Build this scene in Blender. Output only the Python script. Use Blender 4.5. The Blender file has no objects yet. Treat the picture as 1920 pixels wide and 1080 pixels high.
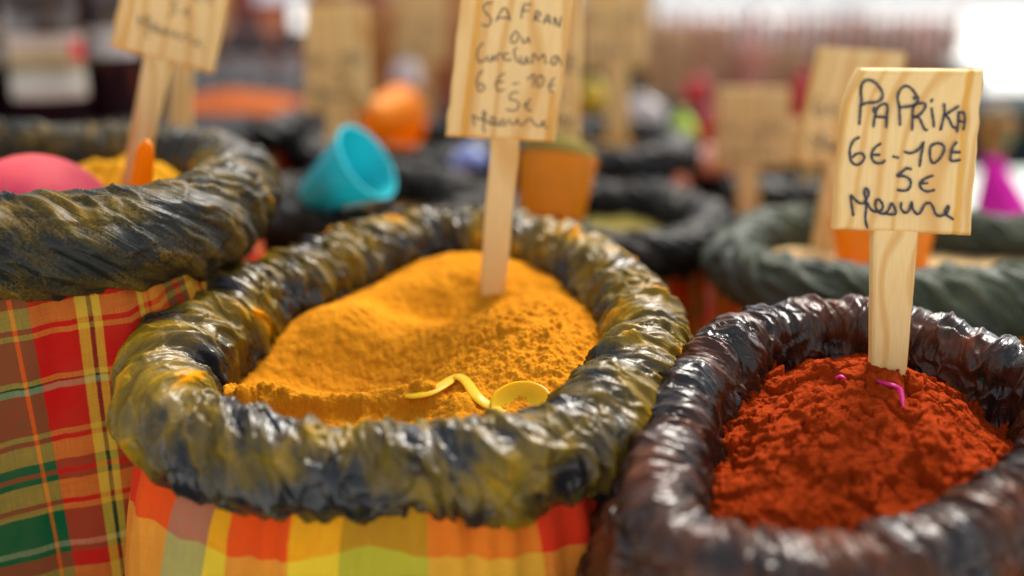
import bpy, math, random
import numpy as np
from mathutils import Vector

random.seed(5)
S = bpy.context.scene
COL = S.collection

# ------------------------------------------------------------------ camera
FPX = 2133.33                       # focal length in pixels of a 1920 px wide frame
PITCH = math.radians(16.0)
CAM = np.array([0.0, 0.0, 1.25])
FWD = np.array([0.0, math.cos(PITCH), -math.sin(PITCH)])
UPV = np.array([0.0, math.sin(PITCH), math.cos(PITCH)])
RGT = np.array([1.0, 0.0, 0.0])
cd = bpy.data.cameras.new("camera")
cam = bpy.data.objects.new("camera", cd)
COL.objects.link(cam)
cam.location = CAM
cam.rotation_euler = (math.pi / 2 - PITCH, 0, 0)
cd.sensor_width = 36.0
cd.lens = 36.0 * FPX / 1920.0
cd.clip_start = 0.02
cd.clip_end = 500
cd.dof.use_dof = True
cd.dof.focus_distance = 0.86
cd.dof.aperture_fstop = 1.25
cd.dof.aperture_blades = 0
S.camera = cam

# ------------------------------------------------------------------ light
SUN_EL, SUN_AZ = math.radians(52), math.radians(30)      # azimuth clockwise from +Y
world = bpy.data.worlds.new("World")
S.world = world
world.use_nodes = True
wn, wl = world.node_tree.nodes, world.node_tree.links
wn.clear()
sky = wn.new("ShaderNodeTexSky")
sky.sky_type = 'NISHITA'
sky.sun_disc = False
sky.sun_elevation = SUN_EL
sky.sun_rotation = SUN_AZ
sky.air_density = 1.0
sky.dust_density = 3.0
sky.ozone_density = 0.6
bg = wn.new("ShaderNodeBackground")
bg.inputs[1].default_value = 0.15
wo = wn.new("ShaderNodeOutputWorld")
hs = wn.new("ShaderNodeHueSaturation")
hs.inputs['Saturation'].default_value = 0.35      # sky colour desaturated as a white balance
wl.new(sky.outputs[0], hs.inputs['Color'])
wl.new(hs.outputs[0], bg.inputs[0])
wl.new(bg.outputs[0], wo.inputs[0])
sd = bpy.data.lights.new("sun", 'SUN')
sd.energy = 3.0
sd.angle = math.radians(26)
sd.color = (1.0, 0.93, 0.82)
sun = bpy.data.objects.new("sun", sd)
COL.objects.link(sun)
sdir = Vector((math.sin(SUN_AZ) * math.cos(SUN_EL), math.cos(SUN_AZ) * math.cos(SUN_EL), math.sin(SUN_EL)))
sun.rotation_euler = sdir.to_track_quat('Z', 'Y').to_euler()
sun.location = (2, 2, 6)
S.view_settings.view_transform = 'Standard'
S.view_settings.look = 'None'
S.view_settings.exposure = 0.95
S.view_settings.gamma = 1.0
S.view_settings.use_curve_mapping = False
S.cycles.use_denoising = True
S.cycles.max_bounces = 6
S.cycles.diffuse_bounces = 3
S.cycles.glossy_bounces = 3
S.cycles.sample_clamp_indirect = 6.0


# ------------------------------------------------------------------ maths helpers
def P(px, py, d):
    return CAM + d * (FWD + RGT * (px - 960) / FPX - UPV * (py - 540) / FPX)

def ray(px, py):
    return FWD + RGT * (px - 960) / FPX - UPV * (py - 540) / FPX

def on_plane(px, py, p0, n):
    r = ray(px, py)
    return CAM + r * (np.dot(p0 - CAM, n) / np.dot(r, n))

def _hash(ix, iy, iz, s):
    h = (ix * 374761393 + iy * 668265263 + iz * 2147483647 + s * 974634777) & 0xFFFFFFFF
    h = ((h ^ (h >> 13)) * 1274126177) & 0xFFFFFFFF
    h = ((h ^ (h >> 15)) * 2246822519) & 0xFFFFFFFF
    return h ^ (h >> 16)

def pn(p, s=0):
    """3D gradient noise, about -1..1."""
    p = np.asarray(p, dtype=np.float64)
    i = np.floor(p).astype(np.int64)
    f = p - i
    w = f * f * f * (f * (f * 6 - 15) + 10)
    out = np.zeros(p.shape[0])
    for dx in (0, 1):
        for dy in (0, 1):
            for dz in (0, 1):
                h = _hash(i[:, 0] + dx, i[:, 1] + dy, i[:, 2] + dz, s)
                a = (h & 1023) / 1023.0 * 2 * math.pi
                z = ((h >> 10) & 1023) / 1023.0 * 2 - 1
                q = np.sqrt(1 - z * z)
                g = (f[:, 0] - dx) * q * np.cos(a) + (f[:, 1] - dy) * q * np.sin(a) + (f[:, 2] - dz) * z
                wx = w[:, 0] if dx else 1 - w[:, 0]
                wy = w[:, 1] if dy else 1 - w[:, 1]
                wz = w[:, 2] if dz else 1 - w[:, 2]
                out += g * wx * wy * wz
    return out * 1.6

def fbm(p, s=0, o=4, g=0.5):
    a, t, k = 1.0, 0.0, 1.0
    for j in range(o):
        t = t + a * pn(np.asarray(p) * k, s + j * 7)
        a *= g
        k *= 2.03
    return t

def worley(x, y, s=0, per=None):
    """F1, F2 and a random value of the nearest cell, 2D; per wraps the first axis."""
    ix, iy = np.floor(x).astype(np.int64), np.floor(y).astype(np.int64)
    f1 = np.full(x.shape, 9.0); f2 = np.full(x.shape, 9.0); idv = np.zeros(x.shape)
    for dx in (-1, 0, 1):
        for dy in (-1, 0, 1):
            h = _hash((ix + dx) % per if per else ix + dx, iy + dy, ix * 0, s)
            cx = ix + dx + (h & 1023) / 1023.0
            cy = iy + dy + ((h >> 10) & 1023) / 1023.0
            d = np.hypot(x - cx, y - cy)
            v = ((h >> 20) & 1023) / 1023.0
            closer = d < f1
            f2 = np.where(closer, f1, np.minimum(f2, d))
            idv = np.where(closer, v, idv)
            f1 = np.where(closer, d, f1)
    return f1, f2, idv

def sstep(a, b, x):
    t = np.clip((x - a) / (b - a), 0, 1)
    return t * t * (3 - 2 * t)

def catmull(pts, n, closed=True):
    """Resample a polyline of any dimension as a smooth curve with n even steps."""
    pts = np.asarray(pts, float)
    m = len(pts)
    out = []
    segs = m if closed else m - 1
    for i in range(segs):
        if closed:
            a, b, c, d = pts[(i - 1) % m], pts[i], pts[(i + 1) % m], pts[(i + 2) % m]
        else:
            a, b, c, d = pts[max(i - 1, 0)], pts[i], pts[i + 1], pts[min(i + 2, m - 1)]
        for t in np.linspace(0, 1, 24, endpoint=False):
            out.append(0.5 * ((2 * b) + (-a + c) * t + (2 * a - 5 * b + 4 * c - d) * t * t + (-a + 3 * b - 3 * c + d) * t ** 3))
    out.append(pts[0] if closed else pts[-1])
    out = np.array(out)
    k = min(3, out.shape[1])
    s = np.concatenate([[0], np.cumsum(np.linalg.norm(np.diff(out[:, :k], axis=0), axis=1))])
    q = np.linspace(0, s[-1], n)
    return np.stack([np.interp(q, s, out[:, j]) for j in range(out.shape[1])], axis=1)

# ------------------------------------------------------------------ object helpers
def thing(name, label, cat, loc=(0, 0, 0), group=None):
    o = bpy.data.objects.new(name, None)
    COL.objects.link(o)
    o.location = loc
    o.empty_display_size = 0.05
    o['label'] = label; o['category'] = cat
    if group: o['group'] = group
    return o

def tag(o, label, cat=None, group=None, kind=None):
    o['label'] = label
    if cat: o['category'] = cat
    if group: o['group'] = group
    if kind: o['kind'] = kind
    return o

def link(name, me, m, parent=None, label=None):
    o = bpy.data.objects.new(name, me)
    COL.objects.link(o)
    if m: me.materials.append(m)
    if parent is not None:
        # geometry is given in world space: keep it there under a translated Empty
        o.parent = parent
        w = world_loc(parent)
        o.location = -w if parent.type == 'EMPTY' else Vector((0, 0, 0))
    if label: o['label'] = label
    return o

def world_loc(p):
    v = Vector(p.location)
    while p.parent is not None:
        p = p.parent
        v = v + Vector(p.location)
    return v

def mesh_raw(name, V, F, smooth=True, attrs=None):
    me = bpy.data.meshes.new(name)
    V = np.asarray(V, dtype=np.float32).reshape(-1, 3)
    if isinstance(F, np.ndarray):
        nf, k = F.shape
        me.vertices.add(len(V)); me.vertices.foreach_set("co", V.ravel())
        me.loops.add(nf * k); me.loops.foreach_set("vertex_index", F.astype(np.int32).ravel())
        me.polygons.add(nf); me.polygons.foreach_set("loop_start", np.arange(0, nf * k, k, dtype=np.int32))
        me.update(calc_edges=True)
    else:
        me.from_pydata([tuple(v) for v in V], [], F)
        me.update()
    if smooth:
        me.polygons.foreach_set("use_smooth", [True] * len(me.polygons))
    for k, a in (attrs or {}).items():
        a = np.asarray(a, dtype=np.float32)
        if a.ndim == 1:
            at = me.attributes.new(k, 'FLOAT', 'POINT'); at.data.foreach_set("value", a)
        else:
            at = me.attributes.new(k, 'FLOAT_VECTOR', 'POINT'); at.data.foreach_set("vector", a.ravel())
    me.validate()
    return me

def grid_faces(nu, nv, off=0):
    i = np.arange(nu - 1)[:, None]; j = np.arange(nv - 1)[None, :]
    a = (i * nv + j).ravel() + off
    return np.stack([a, a + nv, a + nv + 1, a + 1], axis=1)

class MB:
    """collects simple shapes into one mesh"""
    def __init__(s): s.V, s.F = [], []
    def add(s, V, F):
        b = len(s.V)
        s.V += [tuple(v) for v in V]
        s.F += [tuple(int(i) + b for i in f) for f in F]
    def box(s, x0, x1, y0, y1, z0, z1, bev=0.0):
        b = min(bev, (x1 - x0) / 2.1, (y1 - y0) / 2.1, (z1 - z0) / 2.1)
        if b <= 0:
            V = [(x, y, z) for x in (x0, x1) for y in (y0, y1) for z in (z0, z1)]
            s.add(V, [(0, 1, 3, 2), (4, 6, 7, 5), (0, 4, 5, 1), (2, 3, 7, 6), (0, 2, 6, 4), (1, 5, 7, 3)])
            return
        rings = []
        for z, d in ((z0, b), (z0 + b, 0), (z1 - b, 0), (z1, b)):
            r = []
            for cx, cy, sx, sy in ((x0, y0, 1, 1), (x1, y0, -1, 1), (x1, y1, -1, -1), (x0, y1, 1, -1)):
                if (sx, sy) in ((1, 1), (-1, -1)):
                    q = [(cx + sx * d, cy + sy * (b + d)), (cx + sx * (b + d), cy + sy * d)]
                else:
                    q = [(cx + sx * (b + d), cy + sy * d), (cx + sx * d, cy + sy * (b + d))]
                r += [(a, c, z) for a, c in q]
            rings.append(r)
        s.rings(rings, cap=True)
    def rings(s, rings, cap=True, closed=True):
        n = len(rings[0]); V = [v for r in rings for v in r]; F = []
        for i in range(len(rings) - 1):
            for j in range(n if closed else n - 1):
                F.append((i * n + j, i * n + (j + 1) % n, (i + 1) * n + (j + 1) % n, (i + 1) * n + j))
        if cap:
            F.append(tuple(reversed(range(n))))
            F.append(tuple(range((len(rings) - 1) * n, len(rings) * n)))
        s.add(V, F)
    def lathe(s, base, axis, prof, n=40, cap=True, squash=1.0, roll=0.0):
        """prof: (distance along axis, radius)"""
        A = np.array(axis, float); A /= np.linalg.norm(A)
        h = np.array([0, 0, 1.0]) if abs(A[2]) < 0.9 else np.array([1.0, 0, 0])
        B = np.cross(A, h); B /= np.linalg.norm(B); C = np.cross(A, B)
        base = np.array(base, float)
        rs = []
        for t, r in prof:
            rs.append([tuple(base + A * t + r * (math.cos(a + roll) * B + squash * math.sin(a + roll) * C)) for a in np.linspace(0, 2 * math.pi, n, endpoint=False)])
        s.rings(rs, cap=cap)
    def build(s, name, m, parent=None, smooth=False, label=None, auto=None):
        me = mesh_raw(name, np.array(s.V), s.F, smooth=smooth)
        if auto is not None:
            me.polygons.foreach_set("use_smooth", [True] * len(me.polygons))
            try: me.set_sharp_from_angle(angle=math.radians(auto))
            except Exception: pass
        return link(name, me, m, parent, label)

# ------------------------------------------------------------------ materials
class NT:
    def __init__(s, name):
        s.m = bpy.data.materials.new(name)
        s.m.use_nodes = True
        s.n, s.l = s.m.node_tree.nodes, s.m.node_tree.links
        s.b = s.n["Principled BSDF"]
    def new(s, t, **kw):
        q = s.n.new(t)
        for k, v in kw.items(): setattr(q, k, v)
        return q
    def put(s, sock, v):
        if isinstance(v, (int, float)): sock.default_value = v
        elif isinstance(v, tuple): sock.default_value = v if len(v) == 4 or sock.type == 'VECTOR' else (*v, 1)
        else: s.l.new(v, sock)
    def math(s, op, a, b=0.0, c=None, clamp=False):
        q = s.new("ShaderNodeMath", operation=op); q.use_clamp = clamp
        s.put(q.inputs[0], a); s.put(q.inputs[1], b)
        if c is not None: s.put(q.inputs[2], c)
        return q.outputs[0]
    def mix(s, f, a, b, blend='MIX'):
        q = s.new("ShaderNodeMix", data_type='RGBA', blend_type=blend)
        s.put(q.inputs[0], f); s.put(q.inputs[6], a); s.put(q.inputs[7], b)
        return q.outputs[2]
    def attr(s, name):
        return s.new("ShaderNodeAttribute", attribute_name=name)
    def obj(s):
        return s.new("ShaderNodeTexCoord").outputs['Object']
    def vmul(s, v, sc):
        q = s.new("ShaderNodeMapping"); s.l.new(v, q.inputs[0]); q.inputs['Scale'].default_value = sc
        return q.outputs[0]
    def noise(s, v, scale, detail=3, rough=0.5, dist=0.0):
        q = s.new("ShaderNodeTexNoise")
        if v is not None: s.l.new(v, q.inputs['Vector'])
        q.inputs['Scale'].default_value = scale; q.inputs['Detail'].default_value = detail
        q.inputs['Roughness'].default_value = rough; q.inputs['Distortion'].default_value = dist
        return q.outputs[0]
    def ramp(s, f, stops, interp='LINEAR'):
        q = s.new("ShaderNodeValToRGB"); s.put(q.inputs[0], f)
        cr = q.color_ramp; cr.interpolation = interp
        while len(cr.elements) < len(stops): cr.elements.new(0.5)
        for e, (p, c) in zip(cr.elements, stops):
            e.position = p; e.color = (*c, 1) if len(c) == 3 else c
        return q.outputs[0]
    def fit(s, f, a, b, clamp=True):
        q = s.new("ShaderNodeMapRange"); s.put(q.inputs[0], f)
        q.inputs[1].default_value = a; q.inputs[2].default_value = b; q.clamp = clamp
        return q.outputs[0]
    def bump(s, h, dist, strength=1.0, normal=None):
        q = s.new("ShaderNodeBump"); s.put(q.inputs['Height'], h)
        q.inputs['Distance'].default_value = dist; q.inputs['Strength'].default_value = strength
        if normal is not None: s.l.new(normal, q.inputs['Normal'])
        s.l.new(q.outputs[0], s.b.inputs['Normal'])
        return q.outputs[0]
    def set(s, **kw):
        for k, v in kw.items():
            s.put(s.b.inputs[k.replace('_', ' ')], v)
        return s.m

def simple(name, col, rough=0.6, var=0.15, scale=25, bump=0.0, **kw):
    t = NT(name)
    n = t.noise(t.obj(), scale, 4)
    c = t.mix(t.fit(n, 0.3, 0.7), tuple(x * (1 - var) for x in col), tuple(min(1, x * (1 + var)) for x in col))
    if bump: t.bump(t.noise(t.obj(), scale * 4, 4), bump)
    if rough >= 0.7 and 'Specular_IOR_Level' not in kw: kw['Specular_IOR_Level'] = 0.08
    return t.set(Base_Color=c, Roughness=rough, **kw)

def plastic_film(name, dust_a, dust_b, base=(0.012, 0.013, 0.014), lo=0.35, hi=0.7, rough=0.2, fine=1.0, spec=0.42, speck=0.5, spill=(0.62, 0.23, 0.004)):
    """thin crinkled bag plastic with spice dust rubbed on it"""
    t = NT(name)
    f = t.attr("film").outputs['Vector']          # metres: around, across, seed
    d = t.attr("dust").outputs['Fac']
    n1 = t.noise(t.vmul(f, (1.0, 0.16, 1)), 95, 5, 0.65, 0.5)
    n2 = t.noise(t.obj(), 420, 3, 0.7)
    k = t.math('ADD', d, t.math('MULTIPLY', t.math('SUBTRACT', n1, 0.5), 1.1))
    k = t.math('ADD', k, t.math('MULTIPLY', t.math('SUBTRACT', n2, 0.5), speck))
    k = t.fit(k, lo, hi)
    dc = t.mix(t.fit(n1, 0.35, 0.65), dust_a, dust_b)
    c = t.mix(t.math('MULTIPLY', k, 0.92), base, dc)
    k2 = t.fit(t.math('ADD', d, t.math('MULTIPLY', n2, 0.4)), 1.15, 1.45)
    c = t.mix(k2, c, spill)
    k = t.math('MAXIMUM', k, t.math('MULTIPLY', k2, 2.0))
    r = t.math('ADD', t.math('MULTIPLY', k, 0.20), t.math('ADD', rough - 0.04, t.math('MULTIPLY', n1, 0.12)))
    # faint crinkle between the modelled folds
    h1 = t.math('ABSOLUTE', t.math('SUBTRACT', t.noise(t.vmul(f, (1.0, 0.25, 1)), 110, 2, 0.5, 0.8), 0.5))
    h2 = t.math('ABSOLUTE', t.math('SUBTRACT', t.noise(t.obj(), 230, 2, 0.5, 0.5), 0.5))
    h = t.math('ADD', t.math('MULTIPLY', h1, 1.0), t.math('MULTIPLY', h2, 0.25))
    t.bump(h, 0.0030 * fine, 0.7)
    return t.set(Base_Color=c, Roughness=r, Specular_IOR_Level=t.math('SUBTRACT', spec, t.math('MULTIPLY', k, spec * 0.7)))

def madras(name, warp, weft, rough=0.85, sat=1.0):
    """checked woven cotton; warp/weft: (width in mm, colour)"""
    t = NT(name)
    f = t.attr("cloth").outputs['Vector']
    sep = t.new("ShaderNodeSeparateXYZ"); t.l.new(f, sep.inputs[0])
    wob = t.math('MULTIPLY', t.math('SUBTRACT', t.noise(f, 900, 1), 0.5), 0.0012)
    outs = []
    for ch, lst in ((0, warp), (1, weft)):
        tot = sum(w for w, _ in lst)
        x = t.math('ADD', sep.outputs[ch], wob)
        x = t.math('FRACT', t.math('DIVIDE', x, tot / 1000.0))
        st, a = [], 0.0
        for w, c in lst:
            st.append((a / tot, c)); a += w
        outs.append(t.ramp(x, st, 'CONSTANT'))
    # threads: alternate over/under
    wx = t.math('SINE', t.math('MULTIPLY', sep.outputs[0], 2 * math.pi / 0.0009))
    wy = t.math('SINE', t.math('MULTIPLY', sep.outputs[1], 2 * math.pi / 0.0009))
    wv = t.math('MULTIPLY', wx, wy)
    fac = t.math("ADD", 0.41, t.math("MULTIPLY", wv, 0.24))
    slub = t.noise(t.vmul(f, (1, 0.03, 1)), 1500, 2)
    slub2 = t.noise(t.vmul(f, (0.03, 1, 1)), 1500, 2)
    fac = t.math('ADD', fac, t.math('MULTIPLY', t.math('SUBTRACT', slub, slub2), 0.5), clamp=True)
    c = t.mix(fac, outs[0], outs[1])
    dirt = t.fit(t.noise(f, 18, 5, 0.6), 0.25, 0.6)
    c = t.mix(t.math('SUBTRACT', 0.22, t.math('MULTIPLY', dirt, 0.22)), c, (0.20, 0.11, 0.03))
    hb = t.math('ADD', wv, t.math('MULTIPLY', t.noise(f, 140, 3), 6.0))
    t.bump(hb, 0.0003, 0.6)
    return t.set(Base_Color=c, Roughness=rough, Specular_IOR_Level=0.1)

def powder_mat(name, dark, light, clump=90, grain=1400):
    t = NT(name)
    o = t.obj()
    n1 = t.noise(o, clump, 6, 0.7)
    n2 = t.noise(o, grain, 2, 0.6)
    c = t.mix(t.fit(n1, 0.3, 0.7), dark, light)
    c = t.mix(t.fit(n2, 0.35, 0.8), c, tuple(min(1, x * 1.25) for x in light))
    h = t.math('ADD', t.math('MULTIPLY', n1, 1.0), t.math('MULTIPLY', n2, 0.20))
    h = t.math('ADD', h, t.math('MULTIPLY', t.noise(o, 420, 4, 0.7), 0.45))
    t.bump(h, 0.0022, 0.8)
    return t.set(Base_Color=c, Roughness=1.0, Specular_IOR_Level=0.05)

def wood_mat():
    t = NT("pale pine wood")
    f = t.attr("grain").outputs['Vector']         # metres across, along, seed
    wpx = t.noise(t.vmul(f, (1.0, 0.25, 1)), 9, 2, 0.4)
    q = t.new("ShaderNodeVectorMath", operation='ADD')
    cmb = t.new("ShaderNodeCombineXYZ")
    t.l.new(t.math('MULTIPLY', t.math('SUBTRACT', wpx, 0.5), 0.16), cmb.inputs[0])
    t.l.new(f, q.inputs[0]); t.l.new(cmb.outputs[0], q.inputs[1])
    w = t.new("ShaderNodeTexWave", wave_type='BANDS', bands_direction='X')
    t.l.new(t.vmul(q.outputs[0], (1, 0.16, 1)), w.inputs['Vector'])
    w.inputs['Scale'].default_value = 17; w.inputs['Distortion'].default_value = 1.6
    w.inputs['Detail'].default_value = 2.0; w.inputs['Detail Scale'].default_value = 2.2
    fine = t.noise(t.vmul(f, (1, 0.04, 1)), 700, 3, 0.6)
    g = t.fit(w.outputs['Fac'], 0.62, 1.0)
    c = t.mix(t.math('MULTIPLY', g, 0.75), (0.74, 0.51, 0.215), (0.58, 0.29, 0.06))
    c = t.mix(t.math('MULTIPLY', t.fit(fine, 0.4, 0.75), 0.30), c, (0.50, 0.29, 0.12))
    blot = t.fit(t.noise(t.vmul(f, (1, 0.5, 1)), 22, 3), 0.5, 0.75)
    c = t.mix(t.math('MULTIPLY', blot, 0.35), c, (0.66, 0.36, 0.10))
    e = t.attr("edge").outputs['Fac']             # spice rubbed into grooves and edges
    c = t.mix(e, c, (0.62, 0.30, 0.025))
    t.bump(t.math('ADD', fine, t.math('MULTIPLY', g, -0.4)), 0.0004, 0.7)
    return t.set(Base_Color=c, Roughness=0.55, Specular_IOR_Level=0.35)

def cup_mat(name, col, dust=None, amt=0.0, rough=0.32):
    t = NT(name)
    n = t.noise(t.obj(), 60, 5, 0.7)
    c = t.mix(t.fit(n, 0.35, 0.7), tuple(x * 0.9 for x in col), col)
    if dust is not None:
        ge = t.new("ShaderNodeNewGeometry")
        sp = t.new("ShaderNodeSeparateXYZ"); t.l.new(ge.outputs['Normal'], sp.inputs[0])
        k = t.math('ADD', t.math('MULTIPLY', sp.outputs[2], 0.55), t.math('MULTIPLY', n, 0.7))
        k = t.fit(k, 0.35, 1.05)
        c = t.mix(t.math('MULTIPLY', k, amt), c, dust)
    t.set(Base_Color=c, Roughness=rough, Specular_IOR_Level=0.35)
    tr = t.new("ShaderNodeBsdfTranslucent"); t.l.new(c, tr.inputs[0])      # thin plastic lets light through
    mx = t.new("ShaderNodeMixShader"); mx.inputs[0].default_value = 0.42
    t.l.new(t.b.outputs[0], mx.inputs[1]); t.l.new(tr.outputs[0], mx.inputs[2])
    t.l.new(mx.outputs[0], t.n["Material Output"].inputs[0])
    return t.m

def canvas_mat():
    t = NT("white sheet letting light through")
    tr = t.new("ShaderNodeBsdfTranslucent"); tr.inputs[0].default_value = (0.93, 0.93, 0.93, 1)
    mx = t.new("ShaderNodeMixShader"); mx.inputs[0].default_value = 0.55
    t.set(Base_Color=(0.85, 0.85, 0.85), Roughness=0.9)
    t.l.new(t.b.outputs[0], mx.inputs[1]); t.l.new(tr.outputs[0], mx.inputs[2])
    t.l.new(mx.outputs[0], t.n["Material Output"].inputs[0])
    return t.m

WOOD = wood_mat()
INK = simple("marker ink", (0.022, 0.020, 0.030), 0.5, 0.3, 300)
YEL_FILM = plastic_film("black plastic with turmeric dust", (0.36, 0.21, 0.002), (0.09, 0.062, 0.003), lo=0.30, hi=1.0)
GOLD_FILM = plastic_film("black plastic lightly dusted ochre", (0.27, 0.15, 0.006), (0.07, 0.055, 0.010), base=(0.010, 0.012, 0.010), lo=0.30, hi=1.0, rough=0.40, spec=0.22, speck=1.3)
RED_FILM = plastic_film("black plastic with paprika dust", (0.15, 0.036, 0.007), (0.055, 0.020, 0.008), base=(0.011, 0.009, 0.008), spill=(0.20, 0.035, 0.005), lo=0.25, hi=1.05, rough=0.17)
GREY_FILM = plastic_film("grey green dull plastic", (0.085, 0.095, 0.055), (0.045, 0.055, 0.038), base=(0.028, 0.036, 0.028), spill=(0.10, 0.10, 0.06), lo=0.2, hi=0.9, rough=0.5, spec=0.25)
BLACK_FILM = plastic_film("plain black plastic", (0.03, 0.03, 0.03), (0.05, 0.045, 0.035), base=(0.006, 0.006, 0.006), spill=(0.05, 0.045, 0.035), lo=0.4, hi=1.0, rough=0.40, spec=0.13)

R_, O_, Y_, G_, B_, W_ = (0.52, 0.008, 0.005), (0.62, 0.13, 0.010), (0.66, 0.42, 0.03), (0.004, 0.085, 0.026), (0.012, 0.012, 0.012), (0.42, 0.45, 0.30)
YW, WW = (0.62, 0.30, 0.035), (0.34, 0.33, 0.16)
PLAID = madras("red green yellow madras", 
    [(70, G_), (2.5, O_), (8, G_), (25, R_), (6, Y_), (2.7, B_), (4.5, Y_), (29, R_), (4, Y_), (4, O_), (3, R_), (20, O_), (11, G_), (3, R_), (8, G_), (20, Y_), (3, R_), (10, Y_)],
    [(15, YW), (4, R_), (4, YW), (32, R_), (4, YW), (2, B_), (5, WW), (32, R_), (4, YW), (4, R_), (15, YW), (8, G_), (4, R_), (5, G_), (17, YW), (4, R_), (5, YW), (27, G_), (5, WW), (5, G_), (14, R_)])
OR2, Y2, YO, LI, RD, TP = (0.80, 0.11, 0.008), (0.88, 0.56, 0.01), (0.85, 0.30, 0.02), (0.34, 0.38, 0.015), (0.75, 0.025, 0.006), (0.22, 0.24, 0.13)
BLOCKS = madras("orange yellow block check",
    [(28, TP), (22, Y2), (46, OR2), (22, Y2), (58, LI), (77, YO), (40, RD), (30, OR2)],
    [(60, (0.72, 0.50, 0.05)), (36, Y2), (44, LI), (70, RD)])
CHECK3 = madras("red yellow green check", [(30, R_), (20, Y_), (25, O_), (14, G_), (30, R_), (12, W_)], [(28, R_), (16, Y_), (30, O_), (12, G_)])

TURM = powder_mat("turmeric powder", (0.40, 0.132, 0.004), (0.53, 0.205, 0.009))
PAPR = powder_mat("paprika powder", (0.19, 0.019, 0.002), (0.30, 0.033, 0.003), clump=120)
OCHRE = powder_mat("ochre curry powder", (0.38, 0.17, 0.006), (0.52, 0.25, 0.01))
OLIVE = powder_mat("dry green herbs", (0.08, 0.07, 0.015), (0.20, 0.16, 0.04), clump=200)
BROWNP = powder_mat("brown spice", (0.12, 0.06, 0.02), (0.25, 0.14, 0.05))
REDSP = powder_mat("orange red spice", (0.20, 0.045, 0.012), (0.32, 0.08, 0.02))
TANP = powder_mat("pale tan spice", (0.38, 0.24, 0.10), (0.50, 0.34, 0.16))

# ------------------------------------------------------------------ setting
g = MB(); g.box(-60, 60, -20, 120, -0.1, 0)
o = g.build("ground", simple("market concrete", (0.74, 0.73, 0.70), 0.9, 0.04, 2)); o['kind'] = 'structure'; o['label'] = "pale concrete ground of the market"

TABLE_Z = 0.56
tb = thing("market_table", "long dark covered table under the front spice sacks", "table", (0.3, 1.3, 0))
m_black = simple("black table cloth", (0.016, 0.016, 0.017), 0.8, 0.3, 30)
g = MB(); g.box(-1.8, 2.2, 0.25, 3.1, TABLE_Z - 0.03, TABLE_Z, 0.004); g.build("table_top", m_black, tb)
for x, y in ((-1.7, 0.35), (2.1, 0.35), (-1.7, 3.0), (2.1, 3.0)):
    g = MB(); g.box(x - 0.03, x + 0.03, y - 0.03, y + 0.03, 0, TABLE_Z - 0.03, 0.003); g.build("leg", simple("steel leg", (0.3, 0.3, 0.3), 0.4), tb)

# ------------------------------------------------------------------ sacks
def tri(x):
    return 2 * np.abs(2 * (x - np.floor(x + 0.5))) - 1

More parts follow.
